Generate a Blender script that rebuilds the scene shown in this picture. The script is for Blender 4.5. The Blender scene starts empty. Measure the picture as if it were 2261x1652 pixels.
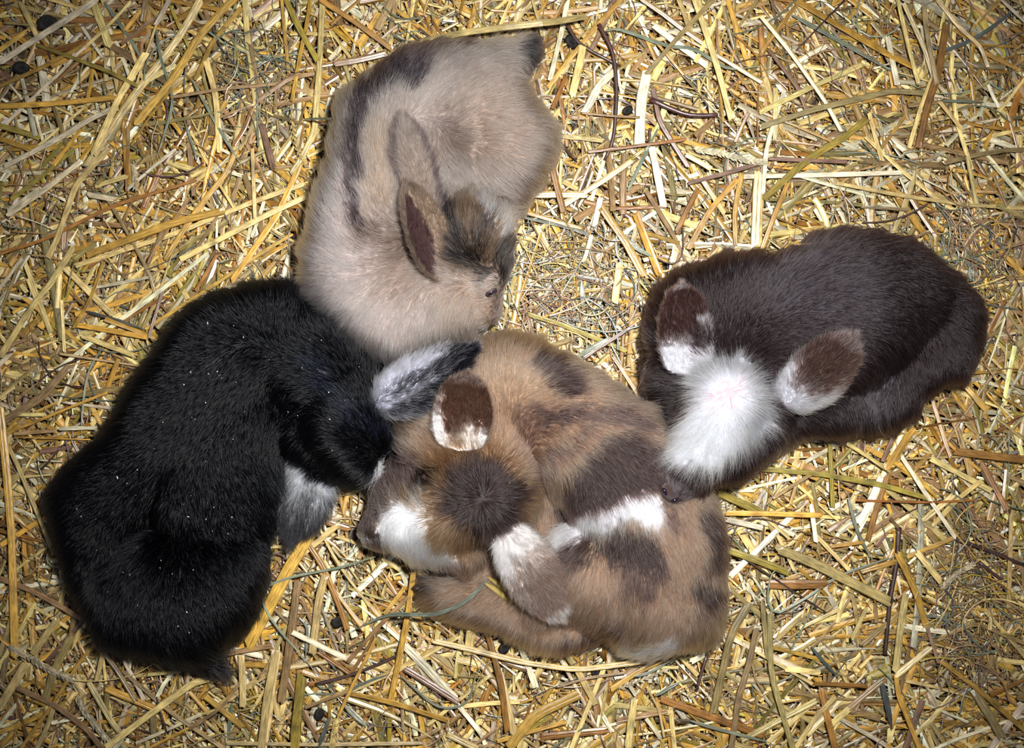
import bpy, math, random
import numpy as np
from mathutils import Vector, Matrix

random.seed(7)
RNG = np.random.default_rng(7)
C = bpy.context.scene.collection
sc = bpy.context.scene

# ------------------------------------------------------------------ camera, light, exposure
IW, IH = 2261.0, 1652.0
CAMH = 0.95                       # camera height above the straw, metres
S = 0.88 / IW                     # metres per pixel on the plane z = 0

cam_d = bpy.data.cameras.new('camera')
cam = bpy.data.objects.new('camera', cam_d)
C.objects.link(cam)
cam.location = (0, 0, CAMH)
cam_d.sensor_width = 36.0
cam_d.lens = 36.0 * CAMH / 0.88
cam_d.clip_start = 0.02
sc.camera = cam

world = bpy.data.worlds.new('world')
sc.world = world
world.use_nodes = True
world.node_tree.nodes['Background'].inputs[0].default_value = (0.80, 0.86, 1.0, 1)
world.node_tree.nodes['Background'].inputs[1].default_value = 0.085

# the lamp held beside the camera: a small hard source whose cone falls off towards the corners
ld = bpy.data.lights.new('flash_lamp', 'SPOT')
ld.energy = 50.0
ld.color = (1.0, 0.985, 0.96)
ld.shadow_soft_size = 0.022
ld.spot_size = math.radians(75)
ld.spot_blend = 1.0
lo = bpy.data.objects.new('flash_lamp', ld)
C.objects.link(lo)
lo.location = (0.075, 0.085, CAMH - 0.03)
lo.rotation_euler = (Vector((0.03, 0.02, 0)) - Vector(lo.location)).to_track_quat('-Z', 'Y').to_euler()

sc.view_settings.view_transform = 'Standard'
sc.view_settings.look = 'None'
sc.view_settings.gamma = 1.0
sc.view_settings.use_curve_mapping = False
sc.view_settings.exposure = 0.5
sc.cycles.max_bounces = 8
sc.cycles.diffuse_bounces = 3
sc.cycles.glossy_bounces = 3
sc.cycles.transmission_bounces = 6
sc.cycles.sample_clamp_indirect = 4.0
sc.cycles.use_denoising = True

# ------------------------------------------------------------------ helpers
def P(px, py, z=0.0):
    """the point at height z (metres) seen at pixel px, py"""
    k = (CAMH - z) / CAMH * S
    return Vector(((px - IW / 2) * k, -(py - IH / 2) * k, z))

def PA(px, py, z):
    k = (CAMH - z) / CAMH * S
    return np.stack([(px - IW / 2) * k, -(py - IH / 2) * k, z + 0 * px], -1)

def to_px(co):
    k = CAMH / (CAMH - co[..., 2]) / S
    return co[..., 0] * k + IW / 2, -co[..., 1] * k + IH / 2

def lin(c):
    c = np.asarray(c, float)
    return np.where(c <= 0.04045, c / 12.92, ((c + 0.055) / 1.055) ** 2.4)

def tag(o, label=None, cat=None, group=None, kind=None):
    if label: o['label'] = label
    if cat: o['category'] = cat
    if group: o['group'] = group
    if kind: o['kind'] = kind
    return o

def np_mesh(name, V, F, cols=None, uv=None, smooth=True, mat=None, parent=None):
    """V (n,3), F (m,4) or (m,3) arrays -> one linked mesh object"""
    me = bpy.data.meshes.new(name)
    V = np.ascontiguousarray(V, np.float32); F = np.ascontiguousarray(F, np.int32)
    k = F.shape[1]
    me.vertices.add(len(V)); me.vertices.foreach_set('co', V.ravel())
    me.loops.add(F.size); me.loops.foreach_set('vertex_index', F.ravel())
    me.polygons.add(len(F))
    me.polygons.foreach_set('loop_start', np.arange(0, F.size, k, dtype=np.int32))
    me.polygons.foreach_set('loop_total', np.full(len(F), k, np.int32))
    me.polygons.foreach_set('use_smooth', np.full(len(F), smooth))
    me.update(calc_edges=True)
    if cols is not None:
        a = me.color_attributes.new('col', 'FLOAT_COLOR', 'POINT')
        a.data.foreach_set('color', np.concatenate([cols, np.ones((len(cols), 1))], 1).astype(np.float32).ravel())
    if uv is not None:
        u = me.uv_layers.new(name='uv')
        u.data.foreach_set('uv', np.ascontiguousarray(uv[F.ravel()], np.float32).ravel())
    if mat: me.materials.append(mat)
    o = bpy.data.objects.new(name, me)
    C.objects.link(o)
    if parent: o.parent = parent
    return o

def new_mat(name):
    m = bpy.data.materials.new(name); m.use_nodes = True
    nt = m.node_tree
    return m, nt, nt.nodes['Principled BSDF']

# ------------------------------------------------------------------ materials
def straw_material():
    m, nt, b = new_mat('straw_skin')
    N = nt.nodes; L = nt.links
    at = N.new('ShaderNodeAttribute'); at.attribute_name = 'col'
    uv = N.new('ShaderNodeUVMap'); uv.uv_map = 'uv'
    mp = N.new('ShaderNodeMapping'); mp.inputs['Scale'].default_value = (1.0, 0.12, 1)
    n1 = N.new('ShaderNodeTexNoise'); n1.inputs['Scale'].default_value = 900; n1.inputs['Detail'].default_value = 3
    L.new(uv.outputs[0], mp.inputs[0]); L.new(mp.outputs[0], n1.inputs[0])
    mp2 = N.new('ShaderNodeMapping'); mp2.inputs['Scale'].default_value = (0.6, 1, 1)
    n2 = N.new('ShaderNodeTexNoise'); n2.inputs['Scale'].default_value = 70; n2.inputs['Detail'].default_value = 4
    L.new(uv.outputs[0], mp2.inputs[0]); L.new(mp2.outputs[0], n2.inputs[0])
    r1 = N.new('ShaderNodeMapRange'); r1.inputs[1].default_value = .3; r1.inputs[2].default_value = .7
    r1.inputs[3].default_value = .50; r1.inputs[4].default_value = 1.25
    L.new(n1.outputs[0], r1.inputs[0])
    r2 = N.new('ShaderNodeMapRange'); r2.inputs[1].default_value = .35; r2.inputs[2].default_value = .7
    r2.inputs[3].default_value = .72; r2.inputs[4].default_value = 1.15
    L.new(n2.outputs[0], r2.inputs[0])
    mu = N.new('ShaderNodeMath'); mu.operation = 'MULTIPLY'
    L.new(r1.outputs[0], mu.inputs[0]); L.new(r2.outputs[0], mu.inputs[1])
    vm = N.new('ShaderNodeVectorMath'); vm.operation = 'SCALE'
    L.new(at.outputs['Color'], vm.inputs[0]); L.new(mu.outputs[0], vm.inputs['Scale'])
    L.new(vm.outputs[0], b.inputs['Base Color'])
    b.inputs['Roughness'].default_value = .36
    b.inputs['Specular IOR Level'].default_value = .75
    bp = N.new('ShaderNodeBump'); bp.inputs['Strength'].default_value = .5; bp.inputs['Distance'].default_value = .0004
    L.new(n1.outputs[0], bp.inputs['Height']); L.new(bp.outputs[0], b.inputs['Normal'])
    return m
M_STRAW = straw_material()

def fur_material(name, rough=.35, ior=1.45):
    m = bpy.data.materials.new(name); m.use_nodes = True
    nt = m.node_tree; N = nt.nodes; L = nt.links
    N.clear()
    out = N.new('ShaderNodeOutputMaterial')
    at = N.new('ShaderNodeAttribute'); at.attribute_name = 'col'
    hi = N.new('ShaderNodeHairInfo')
    # each hair has its own shade, and is darkened at the root to paint in depth, paler at the tip
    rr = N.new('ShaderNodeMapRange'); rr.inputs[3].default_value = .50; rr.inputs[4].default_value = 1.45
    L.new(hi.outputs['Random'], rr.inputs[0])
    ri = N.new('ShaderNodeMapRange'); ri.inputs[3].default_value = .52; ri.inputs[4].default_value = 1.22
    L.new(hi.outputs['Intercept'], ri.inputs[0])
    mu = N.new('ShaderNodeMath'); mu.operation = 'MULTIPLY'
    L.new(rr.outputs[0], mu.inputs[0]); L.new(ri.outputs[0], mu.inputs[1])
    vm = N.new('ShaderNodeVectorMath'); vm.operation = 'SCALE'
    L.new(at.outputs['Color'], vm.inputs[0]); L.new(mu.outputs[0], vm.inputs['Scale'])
    h = N.new('ShaderNodeBsdfHairPrincipled')
    h.model = 'CHIANG'; h.parametrization = 'COLOR'
    L.new(vm.outputs[0], h.inputs['Color'])
    h.inputs['Roughness'].default_value = rough
    h.inputs['Radial Roughness'].default_value = .45
    h.inputs['Coat'].default_value = 0.0
    h.inputs['IOR'].default_value = ior
    L.new(h.outputs[0], out.inputs[0])
    return m
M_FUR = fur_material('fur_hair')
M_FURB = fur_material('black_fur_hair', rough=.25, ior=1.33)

def skin_material(name='skin', rough=.6):
    m, nt, b = new_mat(name)
    at = nt.nodes.new('ShaderNodeAttribute'); at.attribute_name = 'col'
    n = nt.nodes.new('ShaderNodeTexNoise'); n.inputs['Scale'].default_value = 260; n.inputs['Detail'].default_value = 4
    r = nt.nodes.new('ShaderNodeMapRange'); r.inputs[3].default_value = .75; r.inputs[4].default_value = 1.2
    nt.links.new(n.outputs[0], r.inputs[0])
    vm = nt.nodes.new('ShaderNodeVectorMath'); vm.operation = 'SCALE'
    nt.links.new(at.outputs['Color'], vm.inputs[0]); nt.links.new(r.outputs[0], vm.inputs['Scale'])
    nt.links.new(vm.outputs[0], b.inputs['Base Color'])
    b.inputs['Roughness'].default_value = rough
    b.inputs['Specular IOR Level'].default_value = .25
    return m
M_SKIN = skin_material()

def plain(name, col, rough=.5, spec=.5, bump=0, scale=200):
    m, nt, b = new_mat(name)
    n = nt.nodes.new('ShaderNodeTexNoise'); n.inputs['Scale'].default_value = scale; n.inputs['Detail'].default_value = 4
    cr = nt.nodes.new('ShaderNodeValToRGB')
    c = lin(col)
    cr.color_ramp.elements[0].color = (*(c * .65), 1); cr.color_ramp.elements[0].position = .3
    cr.color_ramp.elements[1].color = (*np.minimum(c * 1.3, 1), 1); cr.color_ramp.elements[1].position = .7
    nt.links.new(n.outputs[0], cr.inputs[0]); nt.links.new(cr.outputs[0], b.inputs['Base Color'])
    b.inputs['Roughness'].default_value = rough
    b.inputs['Specular IOR Level'].default_value = spec
    if bump:
        bp = nt.nodes.new('ShaderNodeBump'); bp.inputs['Strength'].default_value = bump; bp.inputs['Distance'].default_value = .001
        nt.links.new(n.outputs[0], bp.inputs['Height']); nt.links.new(bp.outputs[0], b.inputs['Normal'])
    return m
M_EYE = plain('wet_eye', (.10, .06, .12), .08, .8)
M_LID = plain('eyelid_skin', (.20, .13, .13), .45)
M_HOOF_Y = plain('soft_hoof', (.62, .54, .30), .4, .5, .4, 400)
M_HOOF_D = plain('dark_hoof', (.16, .12, .10), .35, .5, .4, 400)
M_NOSE = plain('nose_leather', (.25, .19, .18), .35, .6, .5, 900)
M_DUNG = plain('dropping_skin', (.09, .075, .08), .45, .5, .5, 500)

# ------------------------------------------------------------------ the ground under the bedding
def chaff_floor():
    m, nt, b = new_mat('trodden_chaff')
    N = nt.nodes; L = nt.links
    tc = N.new('ShaderNodeTexCoord')
    n = N.new('ShaderNodeTexNoise'); n.inputs['Scale'].default_value = 90; n.inputs['Detail'].default_value = 8
    L.new(tc.outputs['Object'], n.inputs[0])
    cr = N.new('ShaderNodeValToRGB')
    e = cr.color_ramp.elements
    e[0].position = .35; e[0].color = (.035, .022, .012, 1)
    e[1].position = .7; e[1].color = (.30, .20, .09, 1)
    L.new(n.outputs[0], cr.inputs[0]); L.new(cr.outputs[0], b.inputs['Base Color'])
    b.inputs['Roughness'].default_value = .9
    bp = N.new('ShaderNodeBump'); bp.inputs['Strength'].default_value = .8; bp.inputs['Distance'].default_value = .004
    L.new(n.outputs[0], bp.inputs['Height']); L.new(bp.outputs[0], b.inputs['Normal'])
    g = 60
    xs = np.linspace(-1.6, 1.6, g); ys = np.linspace(-1.5, 1.5, g)
    X, Y = np.meshgrid(xs, ys)
    Z = -0.024 + 0.002 * np.sin(X * 31) * np.cos(Y * 27)
    V = np.stack([X, Y, Z], -1).reshape(-1, 3)
    i = np.arange(g * g).reshape(g, g)
    F = np.stack([i[:-1, :-1], i[:-1, 1:], i[1:, 1:], i[1:, :-1]], -1).reshape(-1, 4)
    o = np_mesh('floor', V, F, mat=m)
    tag(o, kind='structure')
chaff_floor()
exec_marker = 'outlines'

# ------------------------------------------------------------------ where the animals lie (outline pixels of each coat)
OUT = {
 'A': [(1192,72),(1194,110),(1180,150),(1158,165),(1172,200),(1205,243),(1230,262),(1232,300),(1226,345),(1210,385),(1188,422),(1160,455),(1142,500),(1141,545),(1136,590),(1118,645),(1110,695),(1094,728),(1060,745),(1000,765),(940,790),(900,812),(870,808),(830,788),(780,758),(740,715),(700,685),(662,650),(650,612),(655,565),(668,515),(688,450),(704,400),(722,350),(731,290),(737,240),(743,208),(778,190),(812,165),(860,128),(905,102),(960,88),(1030,80),(1095,84),(1140,72)],
 'B': [(650,624),(600,622),(555,624),(500,642),(440,670),(392,710),(352,770),(312,830),(272,900),(232,960),(192,1000),(152,1035),(110,1078),(106,1110),(112,1170),(122,1210),(140,1260),(152,1310),(182,1362),(212,1420),(250,1450),(310,1458),(350,1463),(400,1478),(450,1492),(500,1500),(508,1460),(500,1432),(540,1390),(570,1340),(590,1290),(597,1240),(604,1190),(622,1130),(660,1075),(735,1076),(790,1080),(826,1062),(850,1012),(868,985),(868,930),(880,880),(868,812),(830,790),(780,760),(740,718),(700,688)],
 'C': [(866,985),(872,930),(915,875),(960,840),(945,790),(985,768),(1060,742),(1110,732),(1180,744),(1240,776),(1300,812),(1350,846),(1400,880),(1440,900),(1480,960),(1530,1040),(1572,1090),(1592,1125),(1604,1180),(1608,1280),(1608,1340),(1598,1400),(1560,1438),(1480,1452),(1420,1458),(1370,1445),(1340,1420),(1300,1432),(1240,1450),(1180,1452),(1130,1430),(1080,1402),(1040,1390),(960,1370),(932,1348),(922,1320),(930,1272),(985,1262),(960,1258),(900,1250),(860,1226),(802,1222),(782,1195),(778,1160),(800,1120),(815,1062),(850,1012)],
 'D': [(1416,880),(1409,760),(1422,690),(1442,640),(1482,602),(1550,572),(1600,548),(1650,548),(1700,562),(1760,546),(1792,516),(1850,502),(1920,502),(2000,526),(2050,552),(2110,602),(2150,642),(2178,680),(2176,740),(2162,790),(2140,835),(2085,850),(2058,866),(2028,910),(1988,948),(1920,973),(1850,978),(1800,973),(1750,1000),(1700,1030),(1650,1060),(1590,1075),(1562,1090),(1530,1116),(1494,1132),(1454,1112),(1440,1056),(1442,980),(1436,920)],
}

def poly_sd(px, py, poly):
    """signed pixel distance to a polygon, negative inside"""
    p = np.asarray(poly, float)
    d = np.full(px.shape, 1e9); ins = np.zeros(px.shape, bool)
    for i in range(len(p)):
        a = p[i]; b = p[(i + 1) % len(p)]
        e = b - a
        wx = px - a[0]; wy = py - a[1]
        t = np.clip((wx * e[0] + wy * e[1]) / (e @ e + 1e-9), 0, 1)
        d = np.minimum(d, (wx - e[0] * t) ** 2 + (wy - e[1] * t) ** 2)
        if a[1] != b[1]:
            c = ((a[1] > py) != (b[1] > py)) & (px < (b[0] - a[0]) * (py - a[1]) / (b[1] - a[1]) + a[0])
            ins ^= c
    d = np.sqrt(d)
    return np.where(ins, -d, d)

def in_any(x, y, m=0):
    x = np.asarray(x, float); y = np.asarray(y, float)
    r = np.zeros(x.shape, bool)
    for k in OUT: r |= poly_sd(x, y, OUT[k]) < -m
    return r

# ------------------------------------------------------------------ straw
TONES = {  # what colour the stalk itself has (sRGB)
 'c': (.83, .73, .47), 'g': (.74, .57, .24), 'w': (.92, .88, .74), 't': (.60, .48, .32), 'o': (.57, .39, .16),
 'b': (.29, .20, .185), 'v': (.45, .48, .40), 'l': (.60, .53, .22), 'p': (.82, .76, .63), 'r': (.50, .38, .30),
 'd': (.57, .50, .31), 'n': (.31, .33, .31)}
TNAME = {'c': 'pale cream', 'g': 'golden yellow', 'w': 'whitish', 't': 'tan', 'o': 'orange-brown', 'b': 'dark purplish brown',
 'v': 'grey-green', 'l': 'olive yellow', 'p': 'greyish cream', 'r': 'rosy brown', 'd': 'dull khaki', 'n': 'slate grey'}

def resample(pts, n, soft=True):
    pts = np.asarray(pts, float)
    if len(pts) > 2 and not soft:      # stalks stay stiff between their kinks
        for _ in range(2):
            q = [pts[0]]
            for a, b in zip(pts[:-1], pts[1:]): q += [a * .86 + b * .14, a * .14 + b * .86]
            pts = np.array(q + [pts[-1]])
    # Catmull-Rom through the picked points
    if len(pts) > 2 and soft:
        q = np.vstack([2 * pts[0] - pts[1], pts, 2 * pts[-1] - pts[-2]])
        out = []
        for i in range(1, len(q) - 2):
            for t in np.linspace(0, 1, 8, endpoint=False):
                a, b, c, d = q[i - 1], q[i], q[i + 1], q[i + 2]
                out.append(.5 * (2 * b + (c - a) * t + (2 * a - 5 * b + 4 * c - d) * t * t + (3 * b - a - 3 * c + d) * t ** 3))
        out.append(pts[-1]); pts = np.array(out)
    s = np.r_[0, np.cumsum(np.linalg.norm(np.diff(pts, axis=0), axis=1))]
    u = np.linspace(0, s[-1], n)
    return np.stack([np.interp(u, s, pts[:, k]) for k in range(pts.shape[1])], 1)

def stalk_geo(line, w, kind='straw', rng=RNG, roll=0.0):
    """line (n,3) in metres -> verts, faces, uv, shade of one split, slightly hollow stalk"""
    n = len(line)
    T = np.gradient(line, axis=0); T /= np.linalg.norm(T, axis=1)[:, None] + 1e-12
    Bn = np.cross(np.array([0, 0, 1.0]), T); Bn /= np.linalg.norm(Bn, axis=1)[:, None] + 1e-9
    Up = np.cross(T, Bn)
    s = np.linspace(0, 1, n)
    if kind == 'blade':
        wid = w * np.clip(np.minimum(s * 5 + .35, (1 - s) * 3 + .12), 0, 1); hh = .16
        prof = [(-1, 0), (-.5, .55), (0, .15), (.5, .55), (1, 0), (0, -.5)]
    elif kind == 'stem':
        wid = w * (1 - .25 * s); hh = 1.0
        prof = [(math.cos(a), math.sin(a)) for a in np.linspace(math.pi, -math.pi, 7)[:-1]]
    else:
        wid = w * (1 + .05 * np.sin(s * 9 + rng.uniform(0, 6))); hh = rng.uniform(.22, .42)
        prof = [(-1, -.1), (-.86, .7), (-.3, .95), (-.12, .72), (.35, .95), (.86, .6), (1, -.1), (0, -.6)]
    ca, sa = math.cos(roll), math.sin(roll)
    rings = []; uvs = []
    k = len(prof)
    for j, (a, b) in enumerate(prof):
        b = b * hh
        a2, b2 = a * ca - b * sa, a * sa + b * ca
        r = line + Bn * (a2 * wid / 2)[:, None] + Up * (b2 * wid / 2)[:, None]
        if kind == 'straw':                       # ragged cut ends
            r = r.copy()
            r[0] -= T[0] * w * rng.uniform(-.3, .5); r[-1] += T[-1] * w * rng.uniform(-.3, .6)
        rings.append(r)
        L_ = np.linalg.norm(line[-1] - line[0])
        uvs.append(np.stack([np.full(n, a * w * .5 + rng.uniform(0, .0001)), s * L_], 1))
    V = np.stack(rings, 1)                       # n,k,3
    UV = np.stack(uvs, 1)
    UV = UV + rng.uniform(0, 5, 2)
    i = np.arange(n * k).reshape(n, k)
    F = np.stack([i[:-1], i[1:], np.roll(i, -1, 1)[1:], np.roll(i, -1, 1)[:-1]], -1).reshape(-1, 4)
    caps = []
    for ring, flip in ((i[0], False), (i[-1], True)):
        for q in range(1, k - 2, 2):
            f = [ring[0], ring[q], ring[q + 1], ring[q + 2]] if q + 2 < k else [ring[0], ring[q], ring[q + 1], ring[q + 1]]
            caps.append(f if not flip else f[::-1])
    F = np.vstack([F, np.array(caps)])
    return V.reshape(-1, 3), F, UV.reshape(-1, 2)

def tone(code, rng=RNG, var=.10):
    c = np.array(TONES[code]); c = c * (1 + rng.normal(0, var * .7)) + rng.normal(0, .008, 3)
    return lin(np.clip(c, .02, 1.0))

LANDMARKS = [  # places one can find, for the labels
 (60,60,'in the top left corner'),(230,80,'near the top left corner'),(420,70,'along the upper left of the bedding'),(600,90,'above and left of the cream goat'),
 (720,60,'above the cream goat\'s shoulder'),(820,50,'above the cream goat\'s back'),(1000,40,'above the cream goat\'s rump'),(1250,90,'beside the cream goat\'s tail'),(1420,90,'right of the cream goat\'s tail'),
 (1600,90,'near the top edge of the bedding'),(1800,80,'near the top edge, far from the goats'),(2000,90,'near the top right corner'),(2190,70,'in the top right corner'),
 (60,270,'at the left edge of the bedding'),(230,280,'in the upper left bundle'),(430,270,'left of the cream goat'),(620,260,'beside the cream goat\'s back'),
 (1310,270,'beside the cream goat\'s haunch'),(1480,270,'between cream goat and far straw'),(1650,290,'above the dark brown goat'),(1850,300,'well above the dark brown goat'),(2050,280,'on the right side bedding'),(2200,290,'at the right edge of the bedding'),
 (60,460,'at the left edge, level with the cream goat'),(230,470,'far left of the cream goat\'s neck'),(430,460,'left of the cream goat\'s neck'),(600,480,'touching the cream goat\'s shoulder'),
 (1230,450,'right of the cream goat\'s head'),(1400,450,'between cream and dark brown goats'),(1560,440,'just above the dark brown goat\'s neck'),(1720,450,'just above the dark brown goat\'s back'),(1950,440,'above the dark brown goat\'s rump'),(2170,470,'right of the dark brown goat\'s rump'),
 (60,640,'at the left edge, above the black goat'),(210,660,'above and left of the black goat'),(380,620,'above the black goat\'s back'),(520,580,'where black and cream goats meet'),
 (1210,640,'below the cream goat\'s nose'),(1320,600,'in the gap between three goats'),(1330,740,'above the spotted goat\'s back'),
 (50,840,'at the left edge, beside the black goat'),(190,850,'left of the black goat\'s back'),(60,1030,'left of the black goat\'s hip'),(40,1200,'left edge beside the black goat\'s hip'),
 (60,1360,'left of the black goat\'s rump'),(60,1500,'near the bottom left corner'),(60,1620,'in the bottom left corner'),(200,1500,'below the black goat\'s rump'),(220,1620,'bottom edge under the black goat'),
 (360,1570,'below the black goat\'s tail'),(480,1620,'at the bottom edge near the black goat\'s tail'),(560,1480,'right of the black goat\'s tail'),(640,1300,'beside the black goat\'s belly'),(700,1180,'between black and spotted goats\' faces'),
 (640,1580,'at the bottom edge, left of centre'),(780,1320,'under the spotted goat\'s muzzle'),(780,1460,'below the spotted goat\'s muzzle'),(850,1590,'at the bottom edge, below the muzzle'),(930,1450,'below the spotted goat\'s front foot'),
 (1000,1590,'bottom edge below the spotted goat\'s leg'),(1090,1480,'below the spotted goat\'s folded leg'),(1200,1560,'below the spotted goat\'s belly'),(1340,1580,'below the spotted goat\'s white patch'),(1480,1540,'below the spotted goat\'s rump'),(1600,1580,'bottom edge right of the spotted goat'),
 (1650,1120,'beneath the dark brown goat\'s chin'),(1680,1230,'right of the spotted goat\'s back'),(1690,1390,'right of the spotted goat\'s rump'),(1820,1070,'below the dark brown goat\'s belly'),(1850,1230,'well below the dark brown goat'),(1850,1390,'in the lower right bedding'),(1800,1560,'near the bottom edge, lower right'),
 (2000,1020,'below the dark brown goat\'s hip'),(2020,1200,'in the right side bedding'),(2010,1380,'lower right, amid long stalks'),(1990,1560,'near the bottom edge, towards the right corner'),(2150,940,'right edge below the dark brown goat'),(2200,1130,'at the right edge, lower half'),(2190,1300,'right edge in the lower quarter'),(2180,1460,'near the bottom right corner'),(2190,1610,'in the bottom right corner'),(2220,760,'right edge beside the dark brown goat')]

used_labels = set()
def make_label(code, w, pts, kind):
    pts = np.asarray(pts, float)[:, :2]
    L = np.linalg.norm(np.diff(pts, axis=0), axis=1).sum()
    mid = pts[len(pts) // 2] if len(pts) % 2 else (pts[len(pts) // 2] + pts[len(pts) // 2 - 1]) / 2
    mid = np.clip(mid, [0, 0], [IW, IH])
    size = 'long' if L > 220 else ('short' if L < 95 else 'mid-length')
    wd = 'broad' if w >= 14 else ('thin' if w <= 6 else '')
    d = pts[-1] - pts[0]; a = math.degrees(math.atan2(-d[1], d[0])) % 180
    ori = 'lying level' if a < 18 or a > 162 else ('rising to the right' if a < 65 else ('running upright' if a < 115 else 'falling to the right'))
    straight = np.linalg.norm(d) / max(L, 1)
    bent = 'curled ' if straight < .8 else ('bent ' if straight < .975 else '')
    noun = {'straw': 'straw', 'blade': 'grass blade', 'stem': 'stem'}[kind]
    near = sorted(LANDMARKS, key=lambda q: (q[0] - mid[0]) ** 2 + (q[1] - mid[1]) ** 2)[:4]
    for q in near:
        for form in (0, 1):
            if form == 0: s = f"{size} {bent}{TNAME[code]} {noun} {ori} {q[2]}"
            else: s = f"{size} {wd + ' ' if wd else ''}{bent}{TNAME[code]} {noun} {ori} {q[2]}"
            s = ' '.join(s.split())
            if s not in used_labels and len(s.split()) <= 16:
                used_labels.add(s); return s
    return None

KNAME = {'straw': ('straw_stalk', 'straw', 'loose straws on top of the bedding'),
         'blade': ('grass_blade', 'grass blade', 'grey-green hay blades in the straw'),
         'stem': ('dry_stem', 'stem', 'dark dry stems in the straw')}

def place_stalk(code, w, pts, z=None, kind=None, zs=None):
    if kind is None: kind = 'blade' if code in 'vn' else ('stem' if code == 'b' or w <= 4.5 else 'straw')
    lab = make_label(code, w, pts, kind)
    if lab is None: return None
    z0 = RNG.uniform(.0035, .0095) if z is None else z
    pts = np.asarray(pts, float)
    L = np.linalg.norm(np.diff(pts, axis=0), axis=1).sum()
    n = max(4, min(26, int(L / 16) + 2)) if len(pts) > 2 else max(5, int(L / 45) + 2)
    q = resample(pts, n, kind != 'straw')
    s = np.linspace(0, 1, n)
    if zs is not None: zz = np.interp(s, np.linspace(0, 1, len(zs)), zs)
    else:
        zz = z0 + RNG.normal(0, .0012) * (s - .5) * 2 + .0012 * np.sin(s * 3.1) * RNG.uniform(-.3, 1)
        if len(pts) == 2:      # slight natural bow
            d = (pts[1] - pts[0]) / max(L, 1); nrm = np.array([-d[1], d[0]])
            q = q + nrm * (np.sin(s * math.pi) * RNG.normal(0, L * .006))[:, None]
    line = PA(q[:, 0], q[:, 1], zz)
    V, F, UV = stalk_geo(line, w * S * (1.05 if kind != 'stem' else 1), kind, roll=RNG.normal(0, .12))
    base = tone(code)
    ns = len(V) // n
    cols = np.repeat(base[None], len(V), 0)
    # the stalk's own joints (nodes): darker rings
    if kind == 'straw' and L > 140 and RNG.random() < .6:
        kx = RNG.uniform(.2, .8); rs = np.exp(-((s - kx) * L / 4.) ** 2)
        cols *= (1 - .45 * np.repeat(rs, ns))[:, None]
    drift = 1 + .14 * np.sin(s * RNG.uniform(2, 6) + RNG.uniform(0, 6))
    cols *= np.repeat(drift, ns)[:, None]
    o0 = line.mean(0)
    nm, cat, grp = KNAME[kind]
    o = np_mesh(nm, V - o0, F, cols, UV, mat=M_STRAW, smooth=kind == 'stem')
    o.location = o0
    tag(o, lab, cat, grp)
    return o

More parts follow.
